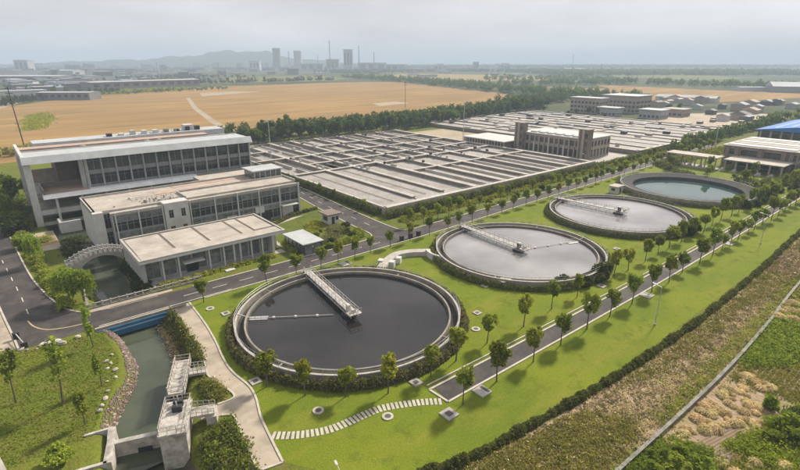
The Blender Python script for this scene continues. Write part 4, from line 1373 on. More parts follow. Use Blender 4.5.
for k in range(6):
    y = 80.8 + 21 * k / 5
    for x in (248.2, 255.4):
        box('column', M['tanwall'], pg, x - .25, x + .25, y - .25, y + .25, 0, 5.0)
box('floor', M['concrete'], pg, 247.6, 256.0, 80.2, 102.4, 0, .2)
for k in range(9):                                     # white machines standing in the shade of the pergola and canopy
    y = 60 + 4.6 * k
    m_ = thing('pump_unit', 'white pump unit in the row under the tan pergola and canopy', 'pump', (250.2, y, 0), 'white pumps under the canopy')
    box('plinth', M['concrete'], m_, 248.6, 251.4, y - 1.2, y + 1.2, 0, .35)
    MB().tube((248.9, y, .8), (251.1, y, .8), .42, .42, 10).build('casing', M['white'], m_)
    box('motor', M['metal'], m_, 249.4, 250.6, y - .9, y - .3, .35, 1.3)

# --- blue roofed shed
bs = thing('storage_shed', 'grey storage shed with blue sheet roof at the right edge', 'building', (392, 78, 0))
box('wall', M['shedwall'], bs, 353, 432, 58, 96, 0, 8.0)
mb = MB()
mb.add([(351.5, 56.5, 8.0), (351.5, 97.5, 8.0), (351.5, 77, 11.0), (433.5, 56.5, 8.0), (433.5, 97.5, 8.0), (433.5, 77, 11.0)], [(0, 2, 1), (3, 4, 5), (0, 3, 5, 2), (1, 2, 5, 4), (0, 1, 4, 3)])
rf = mb.build('roof', M['blueroof'], bs)
for k in range(5):
    y0 = 58 + 7.8 * k
    z = 8.0 + 3 * (1 - abs(y0 + .5 - 77) / 20.5)
    mb = MB()
    zz = lambda y: 8.0 + 3 * (1 - abs(y - 77) / 20.5) + .06
    mb.add([(360, y0, zz(y0)), (428, y0, zz(y0)), (428, y0 + 1.2, zz(y0 + 1.2)), (360, y0 + 1.2, zz(y0 + 1.2))], [(0, 1, 2, 3)])
    mb.build('rooflight', M['roof_pale'], rf)
for k in range(7):
    box('window', M['glass'], bs, 352.9, 352.97, 60 + 5.1 * k, 63.6 + 5.1 * k, 3.0, 6.2)
for k in range(8):
    box('pilaster', M['tanwall'], bs, 352.4, 352.96, 58.4 + 5.1 * k, 59.2 + 5.1 * k, 0, 7.9)

# ------------------------------------------------------------------ foliage
def leaf_quads(P, size, up=0.35, seed=0, elong=1.5):
    """one small folded-free leaf quad at each point"""
    g_ = np.random.default_rng(seed)
    n = len(P)
    nrm = g_.normal(size=(n, 3))
    nrm[:, 2] += up * np.sign(nrm[:, 2]) * 1.2
    nrm /= np.linalg.norm(nrm, axis=1)[:, None]
    t = np.cross(nrm, g_.normal(size=(n, 3)))
    t /= np.linalg.norm(t, axis=1)[:, None] + 1e-9
    b = np.cross(nrm, t)
    s_ = (size * g_.uniform(.6, 1.35, n))[:, None]
    a, c = t * s_ * elong * .5, b * s_ * .5
    return np.stack([P - a, P + c, P + a, P - c], 1)


def quads_mesh(name, Q, m):
    me = bpy.data.meshes.new(name)
    n = len(Q)
    fill(me, Q.reshape(-1, 3), np.arange(4 * n).reshape(n, 4))
    me.materials.append(m)
    return me


def crown_points(seed, n, rx, rz, zc, clumps=16, cr=.42, ry=None, gap=.0):
    g_ = np.random.default_rng(seed)
    ry = ry or rx
    d = g_.normal(size=(clumps, 3))
    d /= np.linalg.norm(d, axis=1)[:, None]
    rad = g_.uniform(.35, .80, clumps)[:, None]
    C = d * rad * np.array([rx, ry, rz])
    w = g_.uniform(.5, 1.2, clumps)
    k = g_.choice(clumps, n, p=w / w.sum())
    q = g_.normal(size=(n, 3))
    q /= np.linalg.norm(q, axis=1)[:, None]
    q *= (g_.uniform(.25, 1.0, n) ** .5)[:, None]
    s_ = (cr * w[k])[:, None] * np.array([rx, ry, rz * .85])
    return C[k] + q * s_ + np.array([0, 0, zc])


def trunk_mesh(name, seed, h, r, limbs, crown_z, crown_r, m, lean=.04):
    g_ = random.Random(seed)
    mb = MB()
    p = np.array((0, 0, -.05))
    top = np.array((g_.uniform(-1, 1) * lean * h, g_.uniform(-1, 1) * lean * h, h))
    mid = (p + top) / 2 + np.array((g_.uniform(-.06, .06), g_.uniform(-.06, .06), 0))
    mb.tube(p, mid, r, r * .75, 7)
    mb.tube(mid, top, r * .75, r * .45, 7)
    for k in range(limbs):
        a = 2 * math.pi * k / limbs + g_.uniform(-.5, .5)
        s_ = mid + (top - mid) * g_.uniform(.2, .95)
        e = np.array((math.cos(a) * crown_r * .7, math.sin(a) * crown_r * .7, crown_z + g_.uniform(-.1, .5) * crown_r))
        mb.tube(s_, e, r * .35, r * .12, 5)
    V = mb
    me = bpy.data.meshes.new(name)
    me.from_pydata(V.v, [], V.f)
    me.materials.append(m)
    return me


def tree_proto(kind, seed):
    """(trunk mesh, crown mesh) for a tree species"""
    if kind == 'avenue':      # small clipped street tree, crown on a bare stem
        P = crown_points(seed, 1150, 1.55, 2.05, 4.05, 24, .33)
        return trunk_mesh('trunk', seed, 3.6, .11, 5, 3.7, 1.3, M['bark']), quads_mesh('crown', leaf_quads(P, .27, seed=seed), M['leaf'])
    if kind == 'avenue_yellow':
        P = crown_points(seed, 1150, 1.55, 2.0, 4.1, 24, .33)
        return trunk_mesh('trunk', seed, 3.7, .11, 5, 3.8, 1.3, M['bark']), quads_mesh('crown', leaf_quads(P, .27, seed=seed), M['leaf_yellow'])
    if kind == 'belt':
        P = crown_points(seed, 1100, 3.7, 4.6, 7.4, 18, .40)
        return trunk_mesh('trunk', seed, 6.4, .22, 5, 6.2, 3.0, M['bark']), quads_mesh('crown', leaf_quads(P, .75, seed=seed), M['leaf_belt'])
    if kind == 'willow':
        g_ = np.random.default_rng(seed)
        S_, n = 170, 15
        a = g_.uniform(0, 2 * np.pi, S_)
        rr = 2.3 * np.sqrt(g_.uniform(0.03, 1, S_))
        zt = 8.0 - .45 * rr ** 1.3 + g_.normal(0, .35, S_)
        ln = g_.uniform(1.6, 4.2, S_)
        t = np.linspace(0, 1, n)[None, :]
        X = (rr * np.cos(a))[:, None] * (1 + .18 * t) + g_.normal(0, .12, (S_, n))
        Y = (rr * np.sin(a))[:, None] * (1 + .18 * t) + g_.normal(0, .12, (S_, n))
        Z = zt[:, None] - ln[:, None] * t
        P = np.stack([X, Y, np.maximum(Z, 1.0)], -1).reshape(-1, 3)
        return trunk_mesh('trunk', seed, 5.5, .17, 6, 6.8, 2.0, M['bark'], .05), quads_mesh('crown', leaf_quads(P, .30, up=-.2, seed=seed, elong=2.2), M['leaf_willow'])
    if kind == 'slim':
        P = crown_points(seed, 900, 1.0, 3.3, 4.6, 22, .36)
        return trunk_mesh('trunk', seed, 6.0, .11, 7, 4.6, .8, M['bark'], .05), quads_mesh('crown', leaf_quads(P, .26, seed=seed), M['leaf_willow'])
    if kind == 'thin':         # sparse young tree with limewashed stem
        P = crown_points(seed, 620, 1.5, 3.0, 5.6, 20, .34)
        return trunk_mesh('trunk', seed, 6.4, .12, 8, 5.2, 1.3, M['bark'], .06), quads_mesh('crown', leaf_quads(P, .28, seed=seed), M['leaf'])
    if kind == 'bush':
        P = crown_points(seed, 700, 1.15, .85, .8, 14, .5)
        P[:, 2] = np.maximum(P[:, 2], .06)
        return trunk_mesh('stem', seed, .8, .08, 5, .6, .7, M['bark']), quads_mesh('foliage', leaf_quads(P, .26, seed=seed), M['leaf'])
    if kind == 'bush_yellow':
        P = crown_points(seed, 700, 1.2, .8, .75, 14, .5)
        P[:, 2] = np.maximum(P[:, 2], .06)
        return trunk_mesh('stem', seed, .8, .08, 5, .6, .7, M['bark']), quads_mesh('foliage', leaf_quads(P, .26, seed=seed), M['leaf_willow'])
    if kind == 'bush_big':
        P = crown_points(seed, 2600, 2.1, 1.5, 1.5, 34, .34)
        P[:, 2] = np.maximum(P[:, 2], .06)
        return trunk_mesh('stem', seed, 1.6, .1, 7, 1.3, 1.3, M['bark']), quads_mesh('foliage', leaf_quads(P, .26, seed=seed), M['leaf_willow'])
    if kind == 'bush_dark':
        P = crown_points(seed, 800, 1.3, 1.0, .95, 14, .5)
        P[:, 2] = np.maximum(P[:, 2], .06)
        return trunk_mesh('stem', seed, .8, .08, 5, .6, .7, M['bark']), quads_mesh('foliage', leaf_quads(P, .28, seed=seed), M['leaf_dark'])


POOL = {k: [tree_proto(k, 100 + 17 * i + len(k)) for i in range(n)] for k, n in
        (('avenue', 6), ('avenue_yellow', 4), ('belt', 6), ('willow', 3), ('slim', 3), ('thin', 3), ('bush', 4), ('bush_yellow', 3), ('bush_big', 2), ('bush_dark', 3))}


def plant(kind, x, y, label, group=None, s=1.0, name=None, cat='tree', z=None, sz=None):
    tm, cm = rng.choice(POOL[kind])
    zz = float(terrain(x, y)) if z is None else z
    o = bpy.data.objects.new(name or 'tree', None)
    col.objects.link(o)
    o.location = (x, y, zz)
    o.rotation_euler = (0, 0, rng.uniform(0, 6.28))
    o.scale = (s * rng.uniform(.85, 1.15), s * rng.uniform(.85, 1.15), sz or s * rng.uniform(.88, 1.18))
    if kind in ('avenue', 'avenue_yellow', 'thin'):
        o.rotation_euler = (rng.uniform(-.05, .05), rng.uniform(-.05, .05), o.rotation_euler[2])
    tag(o, label, cat, group)
    for me in (tm, cm):
        c = bpy.data.objects.new(me.name.split('.')[0], me)
        col.objects.link(c)
        c.parent = o
    return o


brng0 = random.Random(31)
# street trees on the lawn side of the service road
k = 0
x = 44.4
while x < 318:
    plant('avenue' if rng.random() < .75 else 'avenue_yellow', x, 40.1 + .0065 * max(0, x - 110) + rng.uniform(-.3, .3),
          ORD[k] + ' street tree on the lawn side of the service road, from its near end', 'street trees along the lawn side of the service road', rng.uniform(.9, 1.2), 'street_tree')
    x += (8.2 if x < 130 else 6.8) + rng.uniform(-.6, .6)
    k += 1
# trees between the tanks and the service road
inner = [(24.8, 61.4), (28.2, 55.9), (32.6, 51.9), (37.8, 48.6), (45.4, 47.6), (51.5, 48.2), (59.5, 48.6), (69.1, 48.2), (78.8, 48.9), (87.5, 48.7), (103.5, 49.4), (109.0, 48.9), (117.8, 49.1), (124.7, 49.2), (131.6, 49.5)]
x = 139.0
while x < 250:
    inner.append((x, 49.4 + rng.uniform(-.5, .9)))
    x += 7.3 + rng.uniform(-1, 1)
for k, (x, y) in enumerate(inner):
    plant('avenue_yellow' if k < 7 else rng.choice(['avenue', 'avenue', 'avenue_yellow']), x, y,
          ORD[k] + ' lawn tree along the front of the round tanks, from the paved path', 'lawn trees in front of the round tanks', rng.uniform(.88, 1.18), 'lawn_tree')
# trees on both verges of the main road
S_ = [(27.2, 95.2), (41.0, 95.5), (48.4, 95.9), (54.7, 95.6), (59.5, 95.5), (64.2, 95.4), (69.2, 95.7), (75.7, 95.9), (82.8, 96.2)]
x = 90.0
while x < 320:
    S_.append((x, np.interp(x, [90, 160, 240, 330], [96.0, 99.0, 102.0, 104.4]) + rng.uniform(-.4, .4)))
    x += 6.6 + rng.uniform(-1.2, 1.2)
for k, (x, y) in enumerate(S_):
    plant(rng.choice(['avenue', 'avenue', 'avenue_yellow']), x, y, ORD[k] + ' verge tree on the tank side of the main road, from the canal bridge',
          'verge trees on the tank side of the main road', rng.uniform(.8, 1.1), 'verge_tree')
x = 91.0
k = 0
while x < 320:
    plant(rng.choice(['avenue', 'avenue', 'bush_dark']) if k % 3 else 'avenue', x, np.interp(x, [90, 160, 240, 330], [106.2, 107.8, 110.2, 112.6]) + rng.uniform(-.5, .5),
          ORD[k] + ' verge tree on the basin side of the main road, from the side road', 'verge trees on the basin side of the main road', rng.uniform(.7, 1.05), 'verge_tree')
    x += 5.4 + rng.uniform(-1.2, 1.2)
    k += 1
for k, (x, y) in enumerate([(91.2, 128), (91.3, 137.5), (91.5, 147), (91.6, 156.5), (91.6, 165)]):
    plant('avenue', x - .7, y, ORD[k] + ' small tree in the hedge slope beside the side road, from the main road', 'trees in the slope hedge', .62, 'slope_tree')

for k in range(34):
    a = brng0.uniform(0, 1)
    if k < 16:
        x, y = 204 + 46 * a, brng0.uniform(46.8, 49) + (6 * brng0.random() if x > 222 else 0)
    elif k < 26:
        x, y = 225 + 18 * a, 58 + 46 * brng0.random()
    else:
        x, y = 258 + 60 * a, brng0.uniform(47, 53.5)
    plant(brng0.choice(['avenue', 'bush_dark', 'avenue', 'bush']), x, y, 'leafy tree in the thick planting between the teal basin and the workshop', 'thick planting round the teal basin', brng0.uniform(.8, 1.25), 'planting_tree')
for k in range(26):
    x, y = brng0.choice([(brng0.uniform(404, 436), brng0.uniform(205, 290)), (brng0.uniform(455, 560), brng0.uniform(200, 290))])
    plant('belt', x, y, 'green tree among the tan office blocks past the farther basin', 'trees among the far office blocks', brng0.uniform(.4, .75), 'yard_tree', z=0)

# left lawn: young limewashed trees and willows by the canal
for x, y, kd, s_, l in ((-4.4, 80.6, 'thin', 1.0, 'sparse young tree with whitewashed foot, leftmost on the lawn'), (0.7, 75.8, 'thin', 1.1, 'sparse young tree with whitewashed foot in the lawn middle'),
                        (2.4, 69.2, 'slim', .9, 'slim leafy young tree on the lawn near the weir'), (5.8, 77.2, 'slim', .85, 'slim light green willow beside the pebble bank'),
                        (6.9, 90.4, 'slim', 1.12, 'tall light green willow between the lawn and the blue bridge girder'), (-1.2, 63.2, 'bush_big', .95, 'round bright green bush at the bottom of the lawn'),
                        (6.6, 112.6, 'willow', .95, 'tall bright willow on the road corner by the pond'), (8.6, 110.2, 'willow', .9, 'drooping bright willow leaning over the pond wall'),
                        (3.2, 140, 'willow', .8, 'leafy willow on the verge before the portal building'), (1.8, 156, 'bush_big', 1.2, 'dense green shrub beside the planter bed'),
                        (1.0, 172, 'bush_dark', 3.0, 'dark dense shrub mass left of the portal pier'), (-.4, 186, 'willow', 1.0, 'green tree on the verge left of the main building'),
                        (-2.0, 199, 'willow', .9, 'green tree behind the verge left of the main building'), (-2.6, 213, 'bush_big', 1.6, 'yellow green shrub mass behind the main building'),
                        (-.5, 228, 'bush_big', 1.6, 'pale green shrub beyond the main building'), (24.0, 130.4, 'bush_yellow', 1.1, 'yellow blossoming shrub at the end of the arch bridge')):
    plant(kd, x, y, l, None, s_, 'bush' if kd.startswith('bush') else ('willow_tree' if kd in ('willow', 'slim') else 'young_tree'), 'shrub' if kd.startswith('bush') else 'tree')

# belt of trees behind the basins, two rows told apart, the depth behind them as one wood
brng = random.Random(8)
for row, (dy, n) in enumerate(((0, 84), (9, 70))):
    for k in range(n):
        x = 108 + (470 - 108) * (k + brng.uniform(-.35, .35)) / n
        yb = np.interp(x, [100, 230, 300, 360, 440, 520], [275, 275, 284, 297, 312, 335]) + dy + brng.uniform(-2.0, 2.0)
        plant('belt', x, yb, ('dense green tree in the front row of the belt behind the basins' if row == 0 else 'dense green tree in the second row of the belt behind the basins'),
              'front row of the tree belt' if row == 0 else 'second row of the tree belt', brng.uniform(.72, 1.12), 'belt_tree', z=0)


def wood(name, pts, h, r, leaf, n_leaf, mat, seed):
    """a far wood that reads as one mass: many crowns in one mesh"""
    g_ = np.random.default_rng(seed)
    Q = []
    base = crown_points(seed, n_leaf, 1.0, 1.0, 0.0, 12, .45)
    for (x, y) in pts:
        s_ = g_.uniform(.7, 1.25)
        hh = h * g_.uniform(.7, 1.25)
        a = g_.uniform(0, 6.28)
        c, q = math.cos(a), math.sin(a)
        B = base[g_.permutation(len(base))[:n_leaf]]
        P = np.stack([x + r * s_ * (c * B[:, 0] - q * B[:, 1]), y + r * s_ * (q * B[:, 0] + c * B[:, 1]), hh * .52 + B[:, 2] * hh * .5], -1)
        Q.append(leaf_quads(P, leaf * s_, seed=int(g_.integers(1e9))))
    Q = np.concatenate(Q)
    o = bpy.data.objects.new(name, quads_mesh(name, Q, mat))
    col.objects.link(o)
    return struct(o, 'stuff')


def along(P, step, width, seed, jitter=.5):
    g_ = random.Random(seed)
    out = []
    for a, b in zip(P[:-1], P[1:]):
        L_ = math.hypot(b[0] - a[0], b[1] - a[1])
        n = max(1, int(L_ / step))
        for i in range(n):
            t = (i + g_.random()) / n
            d = g_.uniform(-width / 2, width / 2)
            nx_, ny_ = -(b[1] - a[1]) / L_, (b[0] - a[0]) / L_
            out.append((a[0] + (b[0] - a[0]) * t + nx_ * d, a[1] + (b[1] - a[1]) * t + ny_ * d))
    return out


wp = world_pt
wood('belt_wood', along([(108, 296), (230, 297), (300, 306), (360, 320), (440, 336), (560, 372)], 2.0, 16, 1), 11.5, 4.0, 1.0, 170, M['leaf_belt'], 21)
wood('belt_wood', along([wp(500, 108), wp(560, 101), wp(640, 99)], 2.6, 34, 2), 12, 4.6, 1.2, 150, M['leaf_belt'], 22)
# tree lines between the far fields
wood('far_treeline', along([wp(200, 84.5), wp(260, 83), wp(330, 81)], 7, 26, 3), 12, 5.5, 2.2, 60, M['leaf_dark'], 23)
wood('far_treeline', along([wp(350, 78), wp(400, 81.5), wp(450, 86), wp(500, 91), wp(560, 96.5), wp(600, 98)], 2.3, 60, 4), 13, 5.2, 1.7, 80, M['leaf_belt'], 24)
wood('far_treeline', along([wp(500, 85), wp(560, 85), wp(640, 84), wp(720, 87), wp(800, 89)], 3.6, 90, 5), 13, 6, 2.2, 60, M['leaf_belt'], 25)
wood('far_treeline', along([wp(480, 80), wp(560, 80), wp(610, 80)], 5, 110, 15), 13, 6.5, 2.6, 50, M['leaf_belt'], 35)
wood('far_woodland', along([wp(540, 74), wp(680, 73.5), wp(820, 74)], 1.0, 460, 6), 15, 11, 4.6, 42, M['leaf_belt'], 26)
wood('far_woodland', along([wp(330, 73), wp(430, 71), wp(560, 72)], 2.4, 300, 7), 14, 10, 4.4, 42, M['leaf_dark'], 27)
wood('far_woodland', along([wp(-60, 71), wp(120, 70), wp(330, 70)], 4.2, 420, 8), 14, 12, 5.5, 42, M['leaf_dark'], 28)
wood('far_woodland', along([wp(360, 67.5), wp(560, 67), wp(860, 67)], 3, 1200, 9), 16, 20, 9, 40, M['leaf_dark'], 29)
wood('far_woodland', along([wp(-60, 67), wp(150, 66.5), wp(380, 67)], 9, 900, 10), 16, 20, 9, 40, M['leaf_dark'], 30)
# trees among the houses at the left and the grove at the right
wood('roadside_wood', along([wp(-40, 112), wp(10, 104), wp(60, 97), wp(120, 93)], 3.4, 26, 11), 9, 3.6, 1.3, 110, M['leaf_dark'], 31)
wood('roadside_wood', along([bearing(-10, 1000), bearing(90, 1150), bearing(190, 1350)], 5, 200, 17), 9, 5, 1.9, 60, M['leaf_dark'], 37)
wood('roadside_wood', along([bearing(-10, 1450), bearing(110, 1550), bearing(240, 1650)], 6, 260, 18), 10, 6, 2.4, 50, M['leaf_dark'], 38)
wood('roadside_wood', along([wp(60, 98), wp(140, 93), wp(230, 89)], 8, 14, 12), 6, 3.2, 1.3, 70, M['leaf_belt'], 32)
wood('roadside_wood', along([(286, 114.5), (420, 118), (500, 124)], 1.9, 7, 13), 6.5, 2.6, .8, 130, M['leaf_belt'], 33)
wood('grove', along([(480, 95), (560, 105), (760, 130)], 3.4, 46, 14), 9, 5.0, 1.5, 120, M['leaf'], 34)
wood('grove', along([(-14, 300), (6, 330), (26, 352)], 2.0, 16, 16), 4.5, 3.0, .8, 110, M['weed'] if 'weed' in M else M['leaf'], 36)


def region_points(poly, n, seed):
    g_ = np.random.default_rng(seed)
    A = np.array(poly)
    lo_, hi_ = A.min(0), A.max(0)
    out = []
    while sum(map(len, out)) < n:
        p = g_.uniform(lo_, hi_, (n * 2, 2))
        ins = np.zeros(len(p), bool)
        for i in range(len(A)):
            a, b = A[i], A[(i + 1) % len(A)]
            cr_ = ((a[1] > p[:, 1]) != (b[1] > p[:, 1])) & (p[:, 0] < (b[0] - a[0]) * (p[:, 1] - a[1]) / (b[1] - a[1] + 1e-12) + a[0])
            ins ^= cr_
        out.append(p[ins])
    return np.concatenate(out)[:n]


def scatter_leaves(name, P, size, m, seed, kind='stuff', elong=1.5, up=.35):
    o = bpy.data.objects.new(name, quads_mesh(name, leaf_quads(np.asarray(P, float), size, up, seed, elong), m))
    col.objects.link(o)
    return o


def hedge_points(line, w, h, per_m, seed, lump=.25):
    g_ = np.random.default_rng(seed)
    out = []
    for a, b in zip(line[:-1], line[1:]):
        a, b = np.array(a, float), np.array(b, float)
        L_ = np.linalg.norm(b - a)
        n = int(L_ * per_m)
        t = g_.uniform(0, 1, n)
        ang = g_.uniform(0, np.pi, n)
        r = g_.uniform(.55, 1.08, n) ** .7
        s_ = t * L_
        u_ = s_ + 1.7 * a[0] + .9 * a[1]
        hump = 1 + lump * (np.sin(u_ * 1.27) * .45 + np.sin(u_ * .41 + 2) * .5 + np.sin(u_ * 3.1 + np.sin(u_ * .7) * 2) * .35 + g_.normal(0, .25, n))
        off = np.cos(ang) * w / 2 * r * hump
        z = np.sin(ang) * h * r * hump
        d = (b - a) / L_
        nn = np.array((-d[1], d[0]))
        p = a[None] + d[None] * s_[:, None] + nn[None] * off[:, None]
        out.append(np.c_[p, np.maximum(z, .03)])
    return np.concatenate(out)


def core_strip(name, line, w, h, m, par):
    strip_wall(MB(), line, w, 0, h).build(name, m, par)


# clipped hedge between lawn and waste strip
hl = [(31, 34.4), (37, 32.2), (46, 31.2), (68, 29.3), (96, 28.5), (135, 29.4), (173, 31.2), (250, 32.5), (330, 34)]
he = thing('boundary_hedge', 'long dark clipped hedge between the lawn and the waste strip', 'hedge', (96, 28.5, 0))
P = np.concatenate([hedge_points(smooth_line(hl[:5], 6), 1.2, .85, 460, 61, .38), hedge_points(smooth_line(hl[4:], 6), 1.3, .95, 160, 62, .35)])
c = scatter_leaves('foliage', P - np.array(ORG[he.name]), .21, M['leaf_hedge'], 63)
c.parent = he
core_strip('stems', smooth_line(hl, 6), .5, .6, M['leaf_hedge'], he)
# planted slope under the basins
for nm, line, lab, w, h in (('slope_hedge', [(91.0, 121), (91.2, 145), (92.0, 175), (93.0, 215)], 'dark green planted slope hedge beside the side road below the basin', 3.0, 2.3),
                            ('slope_hedge', [(90.5, 116.8), (130, 116.9), (214, 117.2)], 'long dark green hedge along the front wall of the aeration basin', 3.0, 2.3),
                            ('slope_hedge', [(214, 118.0), (258, 118.8), (345, 119.5)], 'dark green hedge in front of the pump hall and farther basin', 3.0, 1.7),
                            ('verge_hedge', [(58, 131), (70, 138), (79.5, 139.6)], 'low clipped hedge at the office block corner', 1.4, .9)):
    he = thing(nm, lab, 'hedge', (*line[0], 0))
    c = scatter_leaves('foliage', hedge_points(line, w, h, 120 if line[0][0] < 200 else 60, int(line[0][0] + line[-1][1])) - np.array(ORG[he.name]), .36, M['leaf_hedge'], 64)
    c.parent = he
    core_strip('stems', line, w * .4, h * .55, M['leaf_hedge'], he)
# hedge rings at the foot of the tanks
for i, (cx, cy) in enumerate(TANKS):
    he = thing('ring_hedge', ['reddish green hedge ring round the nearly black tank', 'hedge ring round the pale tank next to the dark one', 'hedge ring round the pale tank beside the teal basin', 'low hedge ring round the teal basin'][i], 'hedge', (cx, cy, 0))
    r = 21.5 if i < 3 else 24.0
    line = [(cx + r * math.cos(2 * math.pi * k / 60), cy + r * math.sin(2 * math.pi * k / 60)) for k in range(61)]
    P = hedge_points(line, 1.5, 1.5, (170, 90, 60, 50)[i], 70 + i)
    c = scatter_leaves('foliage', P - np.array((cx, cy, 0)), .26, M['leaf_red'] if i == 0 else M['leaf_hedge'], 80 + i)
    c.parent = he
    MB().ring(cx, cy, r - .35, r + .3, 0, .6, 72).build('stems', M['leaf_red'] if i == 0 else M['leaf_hedge'], he)

# canal banks: pebble bank, boulders, shrubs
g_ = np.random.default_rng(40)
peb = struct(MB().sheet([(8.0, 73.2), (9.0, 73.2), (9.0, 74.2), (8.0, 74.2)], -2.6).build('pebble_bank', M['pinkrock']), 'structure')
rock_meshes = []
for s_ in range(5):
    h = np.random.default_rng(200 + s_)
    v = [(0, 0, 1), (0, 0, -1)] + [(math.cos(a) * .95, math.sin(a) * .95, z) for z in (.45, -.4) for a in np.arange(6) * math.pi / 3 + (.5 if z > 0 else 0)]
    v = [tuple(np.array(p) * h.uniform(.7, 1.15) * np.array((1, .8, .62))) for p in v]
    f = [(0, 2 + i, 2 + (i + 1) % 6) for i in range(6)] + [(1, 8 + (i + 1) % 6, 8 + i) for i in range(6)] + [(2 + i, 8 + i, 2 + (i + 1) % 6) for i in range(6)] + [(8 + i, 8 + (i + 1) % 6, 2 + (i + 1) % 6) for i in range(6)]
    me = bpy.data.meshes.new('stone')
    me.from_pydata(v, [], f)
    me.materials.append(M['pinkrock'])
    rock_meshes.append(me)
left_edge = [(10.4, 96.5), (11.7, 92), (12.1, 87), (11.7, 82), (10.8, 77.4), (8.8, 74), (6.7, 70.4), (5.5, 67)]
cnt = 0
pe = along(smooth_line(left_edge, 4), .12, 1.9, 41)
rng.shuffle(pe)
for (x, y) in pe[:300]:
    o = bpy.data.objects.new('stone', rng.choice(rock_meshes))
    col.objects.link(o)
    x -= .7
    o.location = (x, y, float(terrain(x, y)) + .05)
    s_ = rng.uniform(.14, .34)
    o.scale = (s_, s_, s_ * .8)
    o.rotation_euler = (rng.uniform(-.3, .3), rng.uniform(-.3, .3), rng.uniform(0, 6))
    o.parent = peb
    o.matrix_parent_inverse = peb.matrix_world.inverted()
    o.location = (x - ORG[peb.name][0], y - ORG[peb.name][1], o.location[2] - ORG[peb.name][2])
    o.matrix_parent_inverse.identity()
small = MB()
for (x, y) in along(smooth_line(left_edge, 4), .018, 2.2, 42):
    x -= .7
    z = float(terrain(x, y))
    s_ = rng.uniform(.1, .22)
    small.add([(x + s_, y, z), (x, y + s_, z), (x - s_, y, z), (x, y - s_, z), (x, y, z + s_)], [(0, 1, 4), (1, 2, 4), (2, 3, 4), (3, 0, 4)])
struct(small.build('pebbles', M['pinkrock']), 'stuff')
bo = [(-2.6, 97.0, .5), (-1.9, 96.3, .4), (.1, 96.5, .6), (.9, 96.7, .75), (1.6, 96.2, .5), (2.1, 95.6, .9), (2.9, 94.9, .8), (2.5, 96.4, .6), (5.4, 95.6, .7), (-.6, 95.6, .35),
      (7.6, 84.0, .5), (8.1, 83.0, .4), (8.8, 85.6, .4), (8.3, 80.4, .5), (7.4, 81.6, .35), (6.2, 75.2, .4), (5.6, 73.4, .45), (4.9, 72.1, .4), (4.4, 71.0, .5), (5.9, 70.6, .35), (7.9, 78.2, .4), (6.6, 77.9, .3), (20.0, 74.4, .5), (19.4, 68.6, .5)]
where = ['heap by the road corner'] * 10 + ['scatter on the lawn along the pebble bank'] * 12 + ['pair beside the paved path'] * 2
for k, (x, y, s_) in enumerate(bo):
    me = rng.choice(rock_meshes).copy()
    me.materials[0] = M['rock']
    o = bpy.data.objects.new('boulder', me)
    col.objects.link(o)
    o.location = (x, y, float(terrain(x, y)) + s_ * .3)
    o.scale = (s_, s_, s_ * .85)
    o.rotation_euler = (rng.uniform(-.3, .3), rng.uniform(-.3, .3), rng.uniform(0, 6))
    tag(o, 'pale rough boulder in the ' + where[k], 'boulder', 'boulders, ' + where[k])


def shrub_mass(name, line, w, h, per_m, size, m, seed, label=None):
    g_ = np.random.default_rng(seed)
    P = hedge_points(line, w, h, per_m, seed, .5)
    P[:, 2] += terrain(P[:, 0], P[:, 1])
    o = scatter_leaves(name, P, size, m, seed)
    return struct(o, 'stuff')


def bank_tufts(name, poly, n, k, h, spread, size, m, seed):
    g_ = np.random.default_rng(seed)
    C = region_points(poly, n, seed)
    sc2 = g_.uniform(.5, 1.4, n)
    P = np.repeat(C, k, 0) + g_.normal(size=(n * k, 2)) * np.repeat(sc2, k)[:, None] * spread
    z = np.abs(g_.normal(size=n * k)) * h * np.repeat(sc2, k) + .03 + np.maximum(terrain(P[:, 0], P[:, 1]), -2.0)
    return struct(scatter_leaves(name, np.c_[P, z], size, m, seed + 1, elong=1.8, up=-.1), 'stuff')


EB = [(20.7, 95.2), (20.5, 85.4), (20.0, 78.0), (19.4, 73.8), (17.6, 75.5), (18.4, 80), (19.0, 86), (19.2, 95)]
bank_tufts('bank_weeds', EB, 300, 26, .45, .42, .24, M['leaf_hedge'], 601)
bank_tufts('bank_weeds', EB, 200, 22, .35, .42, .22, M['weed'], 602)
bank_tufts('bank_weeds', [(19.6, 94), (18.6, 94), (17.2, 80), (17.8, 78.6), (19.0, 84)], 170, 20, .25, .4, .22, M['straw_red'], 603)
bank_tufts('bank_weeds', [(17.6, 68.6), (18.6, 68.4), (19.6, 64), (18.2, 62.6), (16.6, 63.2)], 130, 26, .4, .34, .22, M['weed'], 604)
bank_tufts('bank_weeds', [(17.2, 68.4), (18.4, 66), (18.2, 63), (16.4, 63.4)], 70, 24, .5, .34, .24, M['leaf_hedge'], 605)
SB = [(13.2, 55.6), (17.6, 57.8), (17.2, 52), (16.2, 46.5), (15.5, 40), (11.5, 40), (11.5, 48)]
bank_tufts('bank_weeds', SB, 330, 26, .32, .5, .24, M['leaf_hedge'], 606)
bank_tufts('bank_weeds', SB, 240, 24, .34, .45, .22, M['leaf_willow'], 607)
bank_tufts('bank_weeds', SB, 160, 22, .34, .45, .22, M['leaf_dark'], 608)
